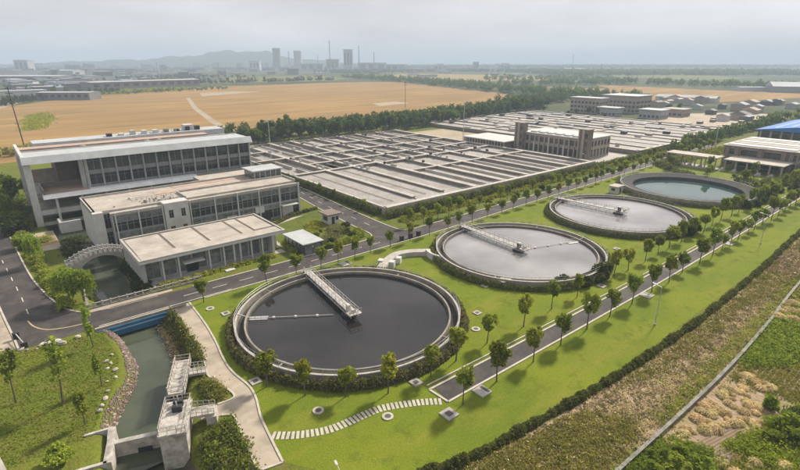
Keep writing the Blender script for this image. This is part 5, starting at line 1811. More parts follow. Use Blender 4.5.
for k, (x, y, kd, s_) in enumerate([(15.4, 55.6, 'bush_yellow', .6), (13.9, 53.8, 'bush', .75), (16.3, 52.8, 'bush_dark', .5), (14.6, 51.4, 'bush_yellow', .7), (13.0, 50.0, 'bush_dark', .7), (15.9, 49.0, 'bush', .55), (14.0, 47.6, 'bush_yellow', .6), (12.6, 46.0, 'bush_dark', .7)]):
    plant(kd, x, y, 'leafy bank bush in the thicket between the sluice block and the paved path', 'thicket bushes by the sluice', s_, 'bank_bush', 'shrub')
shrub_mass('bank_shrubbery', smooth_line([(20.4, 131), (20.2, 122), (19.6, 114), (19.8, 108.5)]), 2.6, .9, 160, .3, M['leaf_dark'], 96)
shrub_mass('bank_shrubbery', smooth_line([(10.6, 131), (10.6, 122), (10.8, 112)]), 2.0, .9, 120, .3, M['leaf_hedge'], 97)
shrub_mass('bank_shrubbery', smooth_line([(5.2, 108.5), (5.6, 112), (4.6, 120), (4.2, 130), (3.2, 148), (2.2, 170)]), 2.6, 1.2, 130, .34, M['leaf'], 98)
shrub_mass('verge_shrubbery', smooth_line([(3.4, 172), (2.6, 200), (1.5, 232), (0, 262)]), 5.5, 2.2, 110, .45, M['leaf_hedge'], 121)
shrub_mass('verge_shrubbery', smooth_line([(5.5, 208), (12, 214), (40, 216), (80, 218)]), 6, 2.0, 60, .5, M['leaf'], 122)
for k, (x, y) in enumerate([(2.4, 181), (1.6, 192), (3.0, 206), (.6, 220), (1.8, 240), (-1.0, 255), (8, 218), (14, 224)]):
    plant(rng.choice(['willow', 'belt']), x, y, 'green tree in the thick verge left of and behind the main building', 'verge trees by the main building', rng.uniform(.55, .8), 'verge_tree', z=0)
shrub_mass('bank_shrubbery', smooth_line([(12, 140), (13, 155), (14, 163)]), 5.0, 1.8, 150, .4, M['leaf_dark'], 99)
shrub_mass('bank_shrubbery', smooth_line([(5.8, 157), (7.4, 160), (7.0, 162.6)]), 2.8, .9, 160, .3, M['weed'], 101)
shrub_mass('bank_shrubbery', smooth_line([(22.5, 108.6), (28, 108.8), (40, 109.2), (50, 109.4)]), 1.6, .7, 70, .3, M['leaf_yellow'], 102)
shrub_mass('garden_shrubbery', smooth_line([(62.5, 106.2), (70, 106.4), (74.5, 108), (76.5, 112)]), 2.6, 1.0, 140, .3, M['leaf_yellow'], 103)
shrub_mass('garden_shrubbery', smooth_line([(62.5, 110), (68, 112), (72, 116), (74, 120)]), 4.2, .8, 130, .3, M['leaf_red'], 104)
shrub_mass('garden_shrubbery', smooth_line([(62, 116), (67, 121), (72, 128)]), 4.0, .8, 120, .32, M['leaf_yellow'], 105)
shrub_mass('garden_shrubbery', smooth_line([(54, 107), (57, 116.5), (62, 119)]), 2.4, 1.2, 120, .3, M['leaf'], 106)
for k, (x, y) in enumerate([(62.5, 113.5), (66, 109.2), (70.2, 113.6), (74, 113), (68.5, 118.5), (72.5, 109), (63.8, 105.6), (76.4, 117.4), (65.4, 116.0)]):
    plant(rng.choice(['bush', 'bush_dark', 'bush_yellow']), x, y, 'rounded garden shrub between the glass shelter and the kiosk', 'garden shrubs by the kiosk', rng.uniform(.7, 1.15), 'garden_shrub', 'shrub')
for k, (x, y) in enumerate([(90, 54), (98, 49.6), (101, 51.0), (93.5, 50.6), (141, 52), (146, 50.4), (149.5, 50.8), (190, 50), (195, 48.6), (201, 48.9), (207, 50), (213, 52)]):
    plant('bush_dark', x, y, ['dark shrub in the clump before the pale tank next to the dark one', 'dark shrub in the clump before the pale tank beside the teal basin', 'dark shrub in the row before the teal basin'][0 if k < 4 else 1 if k < 7 else 2],
          ['shrub clump at second tank', 'shrub clump at third tank', 'shrub row at teal basin'][0 if k < 4 else 1 if k < 7 else 2], rng.uniform(1.1, 1.7), 'dark_shrub', 'shrub')
# darker plant mass between teal basin and workshop, and verge planting along the main road
shrub_mass('garden_shrubbery', [(226, 64), (232, 56), (244, 50), (300, 50)], 7, 2.2, 90, .5, M['leaf_hedge'], 107)
shrub_mass('garden_shrubbery', [(226, 82), (234, 94), (244, 104)], 5, 1.5, 70, .5, M['leaf_hedge'], 108)
shrub_mass('verge_shrubbery', [(92, 111.2), (150, 112.6), (214, 114), (330, 116.4)], 3.4, .9, 34, .5, M['leaf_yellow'], 109)
shrub_mass('verge_shrubbery', [(240, 100), (262, 100), (320, 98)], 8, 1.8, 60, .6, M['leaf_yellow'], 110)

# mown turf: short blades standing proud of the lawn sheets nearest the camera
g_ = np.random.default_rng(700)
P = region_points([(-8, 72), (-5, 96.5), (9, 95), (9.6, 84), (8, 78), (3.6, 68), (2, 66), (-6, 66)], 9000, 703)
struct(scatter_leaves('lawn_grass', np.c_[P, np.abs(g_.normal(0, .08, len(P))) + .02 + terrain(P[:, 0], P[:, 1])], .15, M['grassblade'], 704, up=.8), 'stuff')

# ------------------------------------------------------------------ waste strip, boundary path-wall and the plots on the right
def waste_material():
    m, t, o = new_mat('waste_ground')
    p = t.nodes.new('ShaderNodeBsdfPrincipled')
    p.inputs['Roughness'].default_value = .95
    p.inputs['Specular IOR Level'].default_value = .1
    pos = position(t)
    c = mix_node(t, noise(t, pos, .35, 6, .35, .65), (0.36, 0.265, 0.175), (0.25, 0.185, 0.115))
    c = mix_node(t, noise(t, pos, .16, 6, .48, .66), c, (0.185, 0.175, 0.055))
    c = mix_node(t, noise(t, pos, 1.6, 5, .55, .75), c, (0.44, 0.36, 0.25))
    t.links.new(c, p.inputs['Base Color'])
    b = t.nodes.new('ShaderNodeBump')
    b.inputs['Strength'].default_value = .8
    b.inputs['Distance'].default_value = .25
    t.links.new(noise(t, pos, 2.2, 5, .2, .8), b.inputs['Height'])
    t.links.new(b.outputs[0], p.inputs['Normal'])
    t.links.new(p.outputs[0], o.inputs['Surface'])
    return m


struct(MB().sheet([(28, 20), (28, 35), (33, 33.2), (37, 31.9), (46, 30.9), (68, 29.1), (96, 28.3), (135, 29.2), (173, 31), (250, 32.3), (420, 36), (420, 26), (250, 22.6), (132, 20.4), (100, 18.9), (62, 18.0), (50, 18.6)], .006).build('waste_strip', waste_material()))
fw = thing('field_wall', 'low grey weathered concrete wall between the waste strip and the plots', 'wall', (90, 19, 0))
fl = smooth_line([(36, 20.1), (50.1, 19.5), (79, 19.1), (105, 19.9), (132, 21.4), (250, 26)], 5)
strip_wall(MB(), fl, .32, -.1, .6).build('wall', M['fencegrey'], fw)
strip_wall(MB(), fl, .46, .6, .7).build('coping', M['fencegrey'], fw)


def tufts(name, poly, n, k, h, spread, size, m, seed, elong=2.0):
    """n tufts of k blades each"""
    g_ = np.random.default_rng(seed)
    C = region_points(poly, n, seed) + g_.normal(0, .55, (n, 2))
    sc2 = g_.uniform(.5, 1.3, n)
    P = np.repeat(C, k, 0) + g_.normal(size=(n * k, 2)) * np.repeat(sc2, k)[:, None] * spread
    z = np.abs(g_.normal(size=n * k)) * h * np.repeat(sc2, k) + .03
    return struct(scatter_leaves(name, np.c_[P, z], size, m, seed + 1, elong=elong, up=-.1), 'stuff')


ws = [(30, 21.5), (30, 33), (46, 29.8), (68, 28.0), (96, 27.3), (135, 28.2), (135, 22.4), (100, 20.6), (62, 19.8), (50, 20.4)]
tufts('dry_weeds', ws, 2300, 10, .10, .33, .15, M['straw_red'], 300)
tufts('dry_weeds', ws, 1500, 9, .14, .3, .14, M['straw'], 330)
tufts('waste_weeds', ws, 700, 10, .14, .35, .16, M['leaf_hedge'], 331)
tufts('waste_weeds', [(32, 21.5), (33, 32), (46, 29.6), (56, 28.4), (60, 22), (50, 20.6)], 2600, 11, .16, .32, .17, M['weed'], 301)
tufts('waste_weeds', [(60, 28.6), (96, 27.4), (173, 30), (173, 24), (120, 21.6), (110, 25), (80, 24)], 1500, 10, .18, .36, .19, M['weed'], 302)
tufts('dry_weeds', [(135, 22.6), (135, 28), (250, 31), (250, 25)], 900, 8, .2, .6, .5, M['straw_red'], 303)
tufts('waste_weeds', [(62, 21.2), (100, 22.0), (132, 23), (132, 21.8), (100, 20.4), (62, 19.5)], 900, 10, .16, .28, .18, M['weed'], 304)

plot_soil = struct(MB().sheet([(40, -20), (36, 19.8), (50.1, 19.0), (62, 18.3), (79, 18.3), (100.3, 19.3), (132, 21.0), (250, 23.4), (250, -40)], .005).build('plot_soil', waste_material()))
# ploughed bed: each ridge is its own piece
for k in range(12):
    v = 15.9 - .46 * k
    MB().add([(60.5 + .18 * k, v - .2, .006), (69.5 + .07 * k, v - 1.9 - .2, .006), (69.5 + .07 * k, v - 1.9 + .2, .006), (60.5 + .18 * k, v + .2, .006),
              (60.5 + .18 * k, v, .13), (69.5 + .07 * k, v - 1.9, .13)], [(0, 1, 5, 4), (2, 3, 4, 5), (1, 2, 5), (3, 0, 4)]).build('soil_ridge', M['soil'], plot_soil)
for k in range(14):
    v = 16.8 - .7 * k
    MB().add([(80 + .5 * k, v - .24, .006), (94 + .4 * k, v - .24, .006), (94 + .4 * k, v + .24, .006), (80 + .5 * k, v + .24, .006), (80 + .5 * k, v, .16), (94 + .4 * k, v, .16)],
             [(0, 1, 5, 4), (2, 3, 4, 5), (1, 2, 5), (3, 0, 4)]).build('soil_ridge', M['soil'], plot_soil)
tufts('plot_weeds', [(80, 17.8), (97, 18.6), (98, 8), (82, 6)], 2200, 8, .10, .3, .16, M['weed'], 310)
tufts('plot_weeds', [(64, 13.0), (80, 8.4), (80, 0), (66, 2)], 2400, 13, .3, .38, .2, M['leaf_yellow'], 311)
tufts('plot_weeds', [(46, 19.2), (60, 17.8), (61, 13.8), (56, 12.5), (44, 14)], 2400, 15, .32, .38, .2, M['leaf'], 312)
tufts('plot_weeds', [(86, 18.3), (112, 19.5), (112, 15), (92, 13.6)], 2000, 14, .3, .45, .22, M['leaf'], 313)
tufts('plot_weeds', [(70, 8.5), (80, 9.5), (84, 2), (70, 1)], 1200, 15, .45, .5, .22, M['leaf_dark'], 314)
tufts('plot_weeds', [(112, 20), (170, 22), (170, 2), (112, 2)], 1200, 10, .3, .6, .5, M['weed'], 315)
tufts('plot_weeds', [(56, 12.5), (64, 10.6), (64, 4), (52, 6)], 1500, 10, .2, .4, .18, M['weed'], 316)

# straw heaps: arching dry stalks in rounded heaps
straw_meshes = []
for s_ in range(4):
    h = np.random.default_rng(400 + s_)
    n = 420
    a = h.uniform(0, 2 * np.pi, n)
    t = h.uniform(.05, 1, n)
    rr = 1.0 * t ** .6 * h.uniform(.85, 1.1, n)
    z = .78 * np.sqrt(np.clip(1 - (t ** .6) ** 2, 0, 1)) * h.uniform(.75, 1.12, n) + .05
    P = np.c_[rr * np.cos(a), rr * np.sin(a), z]
    d = np.c_[np.cos(a), np.sin(a), -1.1 * t] + h.normal(0, .28, (n, 3))
    d /= np.linalg.norm(d, axis=1)[:, None]
    side = np.cross(d, h.normal(size=(n, 3)))
    side /= np.linalg.norm(side, axis=1)[:, None]
    L_ = h.uniform(.3, .65, n)[:, None]
    wdt = h.uniform(.05, .1, n)[:, None]
    Q = np.stack([P - d * L_ * .5, P + side * wdt, P + d * L_ * .5, P - side * wdt], 1)
    me = quads_mesh('straw_heap', Q, M['straw'])
    core = MB().lathe(0, 0, [(.9, 0), (.82, .3), (.5, .58), (.01, .68)], 12)
    straw_meshes.append(me)
    base = len(me.vertices)
heaps = []
hr = random.Random(77)
for (poly, n, wh) in (([(62.5, 17.9), (79, 17.9), (84, 17.0), (84, 12.8), (72, 12.6), (65, 15.8)], 62, 'in the big straw patch by the field wall'),
                      ([(58.5, 17.4), (62, 17.8), (64, 16.4), (60, 15.8)], 8, 'at the near end of the straw patch by the field wall'),
                      ([(65.2, 15.2), (72.2, 11.5), (72.8, 12.3), (66, 16.0)], 11, 'in the row beside the ploughed bed'),
                      ([(60, 11.6), (66.5, 8.6), (66.5, 6.5), (58.5, 9.4)], 9, 'beyond the ploughed bed at the bottom edge'),
                      ([(108, 20.0), (132, 21.0), (140, 19.6), (122, 15), (106, 16)], 36, 'in the far straw patch at the right edge')):
    for (x, y) in region_points(poly, n, 500 + n):
        o = bpy.data.objects.new('straw_heap', hr.choice(straw_meshes))
        col.objects.link(o)
        s_ = hr.uniform(.5, 1.1) * (.8 if x < 100 else 1.2)
        o.location = (x, y, 0)
        o.scale = (s_ * hr.uniform(.85, 1.25), s_ * hr.uniform(.85, 1.25), s_ * hr.uniform(.7, 1.05))
        o.rotation_euler = (0, 0, hr.uniform(0, 6.28))
        tag(o, 'tan dry straw heap ' + wh, 'straw heap', 'straw heaps ' + wh)
for k, (x, y, s_) in enumerate([(77.2, 11.9, 1.2), (74.0, 9.6, 1.5), (72.0, 7.0, 1.7), (76.4, 7.2, 1.9), (70.0, 9.6, 1.2), (57.4, 13.6, 1.2), (54.6, 15.4, 1.3), (52.2, 17.0, 1.1), (58.2, 16.4, .9), (55.4, 17.6, .9)]):
    plant('bush_yellow' if k < 3 else 'bush', x, y, ('leafy green bush among the plots at the bottom right corner' if k < 5 else 'leafy green bush against the near end of the field wall'),
          'plot bushes right corner' if k < 5 else 'plot bushes by the wall', s_, 'plot_bush', 'shrub')

# ------------------------------------------------------------------ fields beyond
def fieldmat(name, c1, c2, c3):
    m, t, o = new_mat(name)
    p = t.nodes.new('ShaderNodeBsdfPrincipled')
    p.inputs['Roughness'].default_value = .95
    p.inputs['Specular IOR Level'].default_value = .05
    pos = position(t)
    c = mix_node(t, noise(t, pos, .010, 7, .38, .62, stretch=(.5, 3.0, 1)), c1, c2)
    c = mix_node(t, noise(t, pos, .022, 7, .50, .66, stretch=(.45, 3.5, 1)), c, c3)
    c = mix_node(t, noise(t, pos, .12, 8, .35, .75, stretch=(.5, 2.2, 1), rough=.7), c, tuple(x * .62 for x in c1))
    t.links.new(c, p.inputs['Base Color'])
    t.links.new(p.outputs[0], o.inputs['Surface'])
    return m


M['field'] = fieldmat('ripe_field', (0.365, 0.232, 0.092), (0.240, 0.150, 0.064), (0.165, 0.122, 0.055))
M['field_pale'] = fieldmat('stubble_field', (0.34, 0.255, 0.115), (0.28, 0.205, 0.09), (0.20, 0.18, 0.07))
M['field_green'] = fieldmat('green_field', (0.16, 0.17, 0.05), (0.13, 0.145, 0.045), (0.22, 0.2, 0.07))
M['bare'] = surf('bare_pale_earth', (0.36, 0.29, 0.205), (0.28, 0.225, 0.155), .15, dirt=(0.22, 0.17, 0.11), dirt_scale=.05, dirt_amt=.8)


def sheet(name, px, z, m):
    return struct(MB().sheet([wp(*p) for p in px], z).build(name, m))


sheet('field', [(-60, 172), (30, 160), (120, 150), (250, 138), (400, 118), (470, 110), (520, 97.2), (500, 92.8), (440, 86.5), (395, 81.6), (330, 82.5), (210, 87), (90, 95), (55, 100), (-60, 116)], .05, M['field'])
sheet('field', [(205, 83.0), (330, 80.6), (352, 78.6), (320, 75.8), (235, 77)], .06, M['field_green'])
sheet('field', [(385, 76.8), (440, 81.5), (545, 80.6), (555, 78), (520, 75), (400, 73.6)], .06, M['field_pale'])
sheet('field', [(540, 86.5), (640, 90), (700, 95.5), (700, 103), (640, 99.6), (606, 96)], .06, M['field'])
sheet('field', [(595, 84.5), (690, 89), (800, 93.5), (800, 98), (700, 103), (650, 99.8)], .08, M['field'])
sheet('field', [(606, 76.5), (700, 80.2), (745, 78.4), (715, 75.6), (610, 74)], .06, M['field_green'])
sheet('dirt_track', [(186, 98), (190, 98), (198, 108), (218, 122), (258, 142), (250, 144), (211, 123), (193, 109)], .09, M['bare'])
sheet('dirt_track', [(-20, 111), (0, 109), (22, 102.5), (16, 101.6), (-20, 107)], .09, M['bare'])
sheet('bare_yard', [(200, 93.2), (232, 91.6), (262, 91.5), (230, 94.0), (202, 96.6)], .09, M['bare'])
sheet('bare_yard', [(372, 103.5), (396, 101.5), (410, 103), (380, 106)], .09, M['bare'])
struct(MB().sheet([(404, 126), (404, 196), (500, 200), (560, 170), (560, 128)], .02).build('bare_yard', M['bare']))
struct(MB().sheet([(214.5, 205), (214.5, 262), (256, 262), (256, 205)], .02).build('bare_yard', M['bare']))
struct(MB().sheet([(219, 119), (219, 172), (258.5, 172), (258.5, 119)], .02).build('bare_yard', M['concrete']))
struct(MB().sheet([(54, 104.6), (54, 136), (73, 136), (56, 130.5)], .018).build('bare_yard', M['concrete']))
# green grass patch in the orange field
tufts('field_weeds', [wp(25, 131), wp(38, 129), wp(52, 119), wp(44, 113), wp(30, 116)], 420, 12, .35, 2.6, 1.0, M['leaf_yellow'], 320)
tufts('field_weeds', [wp(95, 95), wp(190, 90), wp(185, 87.5), wp(90, 92)], 500, 10, .8, 3.0, 2.2, M['leaf_yellow'], 321)
tufts('field_weeds', [wp(400, 124), wp(440, 119), wp(462, 120), wp(455, 124), wp(430, 127)], 400, 10, .4, 1.0, .8, M['leaf_yellow'], 322)

# ------------------------------------------------------------------ far buildings
def shed(px0, px1, py, depth, h, label, wall='shedwall', roof='shedroof', pitch=.03, windows=0, group=None):
    """long hall whose near wall stands between two surveyed points of the picture's row py"""
    py0, py1 = py if isinstance(py, tuple) else (py, py)
    a, b = np.array(wp(px0, py0)), np.array(wp(px1, py1))
    d = b - a
    L_ = np.linalg.norm(d)
    d /= L_
    n = np.array((-d[1], d[0]))
    if n @ ((a + b) / 2) < 0:
        n = -n
    c = (a + b) / 2 + n * depth / 2
    th = thing('warehouse', label, 'warehouse', (c[0], c[1], 0), group)
    ang = math.atan2(d[1], d[0])
    MB().obox(c[0], c[1], L_, depth, ang, 0, h).build('wall', M[wall], th)

    def q(u, v, z):
        p = c + d * u + n * v
        return (p[0], p[1], z)
    u, v = L_ / 2 + .5, depth / 2 + .5
    MB().add([q(-u, -v, h), q(u, -v, h), q(u, v, h), q(-u, v, h), q(-u, 0, h + depth * pitch), q(u, 0, h + depth * pitch)],
             [(0, 1, 5, 4), (2, 3, 4, 5), (1, 2, 5), (3, 0, 4), (3, 2, 1, 0)]).build('roof', M[roof], th)
    for k in range(windows):
        uu = -L_ / 2 + L_ * (k + .5) / windows
        p = c + d * uu - n * (depth / 2 + .05)
        MB().obox(p[0], p[1], L_ / windows * .55, .12, ang, h * .35, h * .75).build('window', M['glass'], th)
    return th


shed(37, 90, 100, 26, 9.0, 'dark long shed with pale roof edge behind the orange field', windows=8)
shed(92, 200, (90.0, 85.5), 40, 12, 'very long brown hall with pale roof strip behind the orange field', 'brownwall', windows=12)
shed(-30, 58, 82, 60, 13, 'wide hall with pale roof at the far left', 'shedwall')
shed(46, 74, 76.5, 60, 18, 'pale grey tall hall beyond the shed at the left', 'house')
shed(20, 34, 88.5, 16, 12, 'small white block beside the trees at the left', 'white', 'white', 0.0, 3)
shed(80, 140, 72.5, 90, 16, 'dark distant hall left of the power station', 'shedwall', 'shedwall')
shed(565, 582, 63.8 + 8, 60, 14, 'white roofed far hall in the hazy woods', 'house', 'shedroof')
shed(772, 830, (92.2, 93.4), 60, 9, 'large white roofed hall beyond the fields at the right edge', 'house', 'shedroof', .10)
shed(740, 765, 91, 20, 6, 'small white roofed farm hall beyond the right fields', 'house')
shed(655, 715, (100.2, 103.0), 22, 5, 'long low white greenhouse row past the second basin', 'white', 'shedroof', .1)
shed(628, 650, 97.2, 12, 5, 'small grey shed at the edge of the right fields', 'house', 'houseroof')

shed(512, 542, (109.0, 108.0), 9, 5, 'small white roofed shed with dark openings behind the farther basin', 'shedwall', 'roof_pale', .03, 5)
fr = random.Random(99)
for k in range(46):                                   # crowded works between the far left halls and the power station
    px = fr.uniform(-5, 150)
    D = fr.uniform(900 + 2.2 * max(0, px), 1550)
    x, y = bearing(px, D)
    w, d, h = fr.uniform(18, 70), fr.uniform(12, 26), fr.uniform(5, 11)
    a = R(8) + fr.choice((0, R(90))) * (fr.random() < .25)
    th = thing('works_hall', 'low hall in the crowded works behind the long brown hall', 'warehouse', (x, y, 0), 'works halls at the far left')
    MB().obox(x, y, w, d, a, 0, h).build('wall', fr.choice([M['house'], M['shedwall'], M['brownwall'], M['greywall']]), th)
    MB().obox(x, y, w + 1, d + 1, a, h, h + .8).build('roof', fr.choice([M['shedroof'], M['houseroof'], M['roof_pale'], M['blueroof'], M['shedroof']]), th)
# offices and stores past the farther basin
for (x0, x1, y0, y1, h, l, cols_) in ((438, 452, 246, 276, 13.5, 'tan office block with pale flat roof past the farther basin', 8), (470, 500, 228, 262, 15, 'tan block with dark windows behind the pale roofed office', 9),
                                      (428, 440, 224, 242, 7, 'low grey annexe before the pale roofed office', 5), (436, 452, 190, 208, 7, 'white roofed low building at the yard corner', 5),
                                      (470, 486, 186, 204, 6, 'tan low hut beside the bare yard', 4)):
    b = thing('far_office', l, 'building', ((x0 + x1) / 2, (y0 + y1) / 2, 0))
    box('core', M['greywall'], b, x0 + .5, x1, y0 + .5, y1, 0, h)
    rows = [(1, 3), (4.8, 6.8), (8.6, 10.6)][:max(1, int(h // 4))]
    facade(b, 'x-', x0 + .1, y0 + .5, y1, 0, h, cols_, rows, 1.2, .35, 'tanwall' if 'tan' in l else 'greywall', 'glass')
    facade(b, 'y-', y0 + .1, x0 + .5, x1, 0, h, 4, rows, 1.2, .35, 'tanwall' if 'tan' in l else 'greywall', 'glass')
    box('roof', M['roof_pale'] if ('pale' in l or 'white' in l) else M['roof_tan'], b, x0 - .8, x1 + .8, y0 - .8, y1 + .8, h, h + .6)
# huts and stores on the yard and along the far works road
k = 0
for _ in range(30):
    x, y = fr.uniform(455, 700), fr.uniform(140, 300)
    if x < 500 and y > 180:
        continue
    w, d, h = fr.uniform(5, 16), fr.uniform(5, 13), fr.uniform(3, 6.5)
    th = thing('works_hut', 'small works hut among the crowded sheds beyond the bare yard', 'hut', (x, y, 0), 'huts beyond the bare yard')
    box('wall', fr.choice([M['house'], M['shedwall'], M['tanwall'], M['house']]), th, x - w / 2, x + w / 2, y - d / 2, y + d / 2, 0, h)
    MB().add([(x - w / 2 - .4, y - d / 2 - .4, h), (x + w / 2 + .4, y - d / 2 - .4, h), (x + w / 2 + .4, y + d / 2 + .4, h), (x - w / 2 - .4, y + d / 2 + .4, h), (x - w / 2, y, h + d * .18), (x + w / 2, y, h + d * .18)],
             [(0, 1, 5, 4), (2, 3, 4, 5), (1, 2, 5), (3, 0, 4), (3, 2, 1, 0)]).build('roof', fr.choice([M['shedroof'], M['houseroof'], M['roof_red'], M['shedroof']]), th)
for k in range(14):                         # dark pits / skips on the bare yard
    x, y = 412 + 9.6 * k + fr.uniform(-2, 2), (138 if k % 2 else 158) + fr.uniform(-5, 5)
    th = thing('skip', 'dark open skip standing on the bare pale yard', 'skip', (x, y, 0), 'skips on the bare yard')
    box('body', M['brownwall'], th, x - 2.4, x + 2.4, y - 1.6, y + 1.6, 0, 1.7)
    box('rim', M['dark'], th, x - 2.55, x + 2.55, y - 1.75, y + 1.75, 1.7, 1.9)
# hazy town: houses and towers far off
for k in range(150):
    px = fr.uniform(-10, 560) if k < 110 else fr.uniform(0, 250)
    dist = fr.uniform(1500, 3600)
    x, y = bearing(px, dist)
    h = fr.choice([8, 10, 12, 15, 18, 26]) * (dist / 2600)
    w = fr.uniform(16, 60)
    d = fr.uniform(14, 30)
    a = fr.choice([0, R(90)]) + fr.uniform(-.2, .2)
    th = thing('town_building', 'small grey block in the hazy town on the horizon', 'building', (x, y, 0), 'hazy far town blocks')
    MB().obox(x, y, w, d, a, 0, h).build('wall', fr.choice([M['house'], M['house'], M['steelhaze'], M['shedwall']]), th)
    MB().obox(x, y, w + 1.5, d + 1.5, a, h, h + 1.5).build('roof', fr.choice([M['shedroof'], M['houseroof'], M['steelhaze'], M['steelhaze']]), th)
# power station
for px, l in ((277, 'left cooling tower of the hazy power station'), (298, 'right cooling tower of the hazy power station')):
    D = 2700
    x, y = bearing(px, D)
    th = thing('cooling_tower', l, 'cooling tower', (x, y, 0), 'cooling towers')
    H_ = 104 if px < 290 else 92
    MB().lathe(x, y, [(20 * (1 + .35 * (1 - t) ** 2 - .12 * math.sin(t * 3.0)), 12 + (H_ - 12) * t) for t in np.linspace(0, 1, 14)], 32).build('shell', M['steelhaze'], th, True)
    mb = MB()
    for i in range(20):
        a = 2 * math.pi * i / 20
        mb.tube((x + 28 * math.cos(a), y + 28 * math.sin(a), 0), (x + 26 * math.cos(a + .1), y + 26 * math.sin(a + .1), 14), 1.2, 1.2, 4)
    mb.build('support_columns', M['steelhaze'], th)
    MB().ring(x, y, 16.6, 19.8, H_, H_ + 3, 32).build('rim', M['white'], th)
for px, D, H_, r, l in ((330, 2650, 142, 2.8, 'tall slim chimney between cooling towers and boiler house'), (359, 2600, 118, 2.4, 'slim chimney right of the boiler house'), (289, 2700, 92, 2.6, 'short chimney between the two cooling towers'),
                        (374, 2600, 88, 2, 'short slim chimney at the right end of the works'), (318, 2650, 76, 2, 'low chimney beside the tall slim one')):
    x, y = bearing(px, D)
    th = thing('chimney', l, 'chimney', (x, y, 0), 'power station chimneys')
    MB().lathe(x, y, [(r * 1.5, 0), (r, H_ * .5), (r * .8, H_)], 14).build('stack', M['steelhaze'], th, True)
    for z in (.55, .75, .95):
        MB().ring(x, y, r * .7, r * 1.25, H_ * z, H_ * z + 2, 14).build('gallery', M['steelhaze'], th)
for k, (px, w, h, l) in enumerate(((348.5, 42, 96, 'tall boiler house block of the power station'), (333, 60, 52, 'turbine hall below the tall chimney'), (312, 110, 32, 'long low hall between cooling towers and turbine hall'), (372, 140, 36, 'long pale hall right of the boiler house'), (395, 100, 28, 'far right hall of the power station'),
                                     (23.5, 56, 48, 'broad hazy tower block at the far left'), (476, 24, 40, 'hazy block tower in the distant town'), (505, 50, 26, 'hazy pale slab in the distant town'), (440, 60, 24, 'hazy pale slab left of the block tower'), (255, 50, 44, 'low hall left of the cooling towers'))):
    D = 2560 + 25 * k
    x, y = bearing(px, D)
    th = thing('power_station_hall' if k not in (5, 6, 7, 8) else 'tower_block', l, 'building', (x, y, 0))
    MB().obox(x, y, w, 40, -YAW, 0, h).build('wall', M['steelhaze'], th)
    MB().obox(x, y, w + 3, 43, -YAW, h, h + 3).build('roof', M['shedroof'], th)
    for j in range(3):
        MB().obox(x + math.cos(-YAW) * (j - 1) * w / 3 + math.sin(-YAW) * 20.3, y + math.sin(-YAW) * (j - 1) * w / 3 - math.cos(-YAW) * 20.3, w / 5, .6, -YAW, h * .3, h * .85).build('window_band', M['shedwall'], th)

# hills behind the town
hx = np.linspace(-80, 420, 70)
prof = np.interp(hx, [-80, 0, 40, 90, 140, 180, 215, 240, 262, 290, 330, 380, 420], [0, 10, 35, 50, 62, 88, 122, 146, 136, 80, 45, 20, 0])
vs, fs = [], []
dists = (4500, 4800, 5200, 5600)
sh_ = (0, .62, 1.0, 0)
for j, D in enumerate(dists):
    for i, px in enumerate(hx):
        x, y = bearing(px, D)
        vs.append((x, y, -2 + prof[i] * sh_[j] * (1 + .10 * math.sin(i * .9 + j) + .07 * math.sin(i * 2.3 + 2 * j))))
for j in range(3):
    for i in range(69):
        a = j * 70 + i
        fs.append((a, a + 1, a + 71, a + 70))
struct(MB().add(vs, fs).build('hills', M['leaf_dark'], None, True))

# ------------------------------------------------------------------ masts, poles, lamps, small things
def mast(x, y, h, label, lamps=True, m='whitemetal', r=.22):
    th = thing('lamp_mast', label, 'lamp mast', (x, y, 0))
    MB().tube((x, y, 0), (x, y, h), r, r * .5, 8).build('pole', M[m], th)
    MB().ring(x, y, r * .6, .9, h - .7, h - .45, 10).build('lamp_ring', M['metal'], th)
    for k in range(4):
        a = k * math.pi / 2
        MB().obox(x + .9 * math.cos(a), y + .9 * math.sin(a), .5, .4, a, h - .9, h - .55).build('floodlight', M['metal'], th)


def lamp(x, y, h, label):
    th = thing('street_lamp', label, 'street lamp', (x, y, 0), 'street lamps')
    MB().tube((x, y, 0), (x, y, h), .09, .05, 8).build('pole', M['metal'], th)
    MB().tube((x, y, h), (x + .3, y + 1.2, h + .15), .04, .04, 6).build('arm', M['metal'], th)
    MB().obox(x + .35, y + 1.5, .28, .8, -.25, h + .1, h + .22).build('lamp_head', M['whitemetal'], th)
    MB().box(x - .18, x + .18, y - .18, y + .18, 0, .3).build('base', M['concrete'], th)


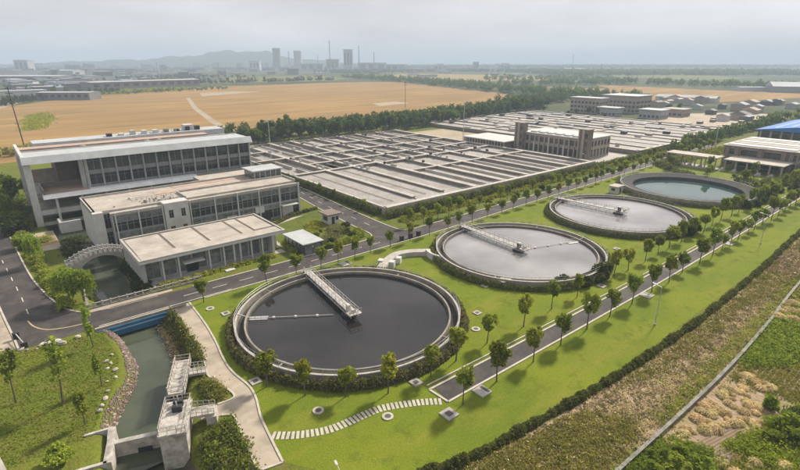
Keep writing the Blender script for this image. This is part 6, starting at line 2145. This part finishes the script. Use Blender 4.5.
mast(106.5, 228.5, 20, 'tall white lamp mast in the aeration basin behind the office block')
mast(227.4, 214.8, 23, 'tall white lamp mast by the low blower house')
mast(322, 107, 12.4, 'white lamp mast on the main road verge at the right')
lamp(88.2, 33.1, 7.6, 'slim street lamp on the lawn strip beside the hedge, second tank')
lamp(153.7, 35.4, 8.0, 'slim street lamp on the lawn strip beside the hedge, third tank')
lamp(*wp(341, 480), 1.0, 'short lamp on the lawn at the bottom edge')
lamp(203.0, 117.6, 7, 'slim street lamp at the end of the aeration basin')
for px, top, D, lab in ((405.5, 79, 530, 'tall dark utility pole in the field behind the basins'), (573, 55, 1500, 'tall dark pylon pole among the far woods'), (602, 63, 1300, 'shorter dark pylon pole among the far woods'),
                        (569, 83, 700, 'dark field pole behind the far office blocks'), (156, 62, 1500, 'slim pole beyond the long brown hall'), (440, 78, 1100, 'slim pole between the far pale fields')):
    x, y = bearing(px, D)
    h = CAM_H - (top - HORIZON) * D / F_PX * 1.0
    h = max(14, h)
    th = thing('utility_pole', lab, 'utility pole', (x, y, 0), 'utility poles')
    r = .25 * max(1, D / 900)
    MB().tube((x, y, 0), (x, y, h), r, r * .7, 6).build('pole', M['dark'], th)
    for z in (.86, .95):
        MB().obox(x, y, 3.2 * max(1, D / 900), r, -YAW, h * z, h * z + r).build('crossarm', M['dark'], th)
# leaning pole at the left with its stay
x, y = wp(25, 149)
th = thing('utility_pole', 'tall dark utility pole at the left beyond the main building', 'utility pole', (x, y, 0), 'utility poles')
MB().tube((x, y, 0), (x - 1.0, y + 2.0, 33), .34, .24, 6).build('pole', M['dark'], th)
for z, w in ((32, 3.2), (29.5, 4.0)):
    MB().obox(x - z / 33, y + 2 * z / 33, w, .3, -YAW, z, z + .3).build('crossarm', M['dark'], th)
# gate barrier at the road's corner
ga = thing('gate_barrier', 'white lifting barrier across the road corner with dark motor boxes', 'barrier', (-2.6, 100, 0))
MB().obox(-3.0, 101.8, .9, .7, .2, 0, 1.3).build('motor_box', M['dark'], ga)
MB().obox(-2.2, 97.6, 1.0, .6, .2, 0, 1.0).build('motor_box', M['dark'], ga)
MB().tube((-3.0, 101.8, 1.15), (-2.2, 97.6, 1.0), .1, .1, 6).build('boom', M['whitemetal'], ga)
MB().obox(-4.4, 97.2, .6, .5, .2, 0, .9).build('motor_box', M['dark'], ga)
# dark waste bins at the verge of the main road
for k, (x, y) in enumerate(((81.4, 98.0), (84.6, 98.1), (87.6, 98.2))):
    th = thing('waste_bin', ('first', 'second', 'third')[k] + ' dark waste bin on the main road kerb, from the pavilion side', 'bin', (x, y, 0), 'dark bins on the road')
    box('body', M['bin'], th, x - .5, x + .5, y - .4, y + .4, .03, 1.25)
    MB().box(x - .55, x + .55, y - .46, y + .46, 1.25, 1.42).build('lid', M['bin'], th)
    for s_ in (-.4, .4):
        MB().tube((x + s_, y - .45, .16), (x + s_, y - .36, .16), .13, .13, 8).build('wheel', M['dark'], th)

# ------------------------------------------------------------------ haze
hz, t, o = new_mat('hazy_air')
pv = t.nodes.new('ShaderNodeVolumePrincipled')
pv.inputs['Color'].default_value = (0.53, 0.645, 0.80, 1)
pv.inputs['Density'].default_value = 0.00030
pv.inputs['Anisotropy'].default_value = 0.0
t.links.new(pv.outputs[0], o.inputs['Volume'])
haze = struct(MB().box(-9100, 9100, -9100, 9100, -6, 172).build('haze', hz), 'stuff')
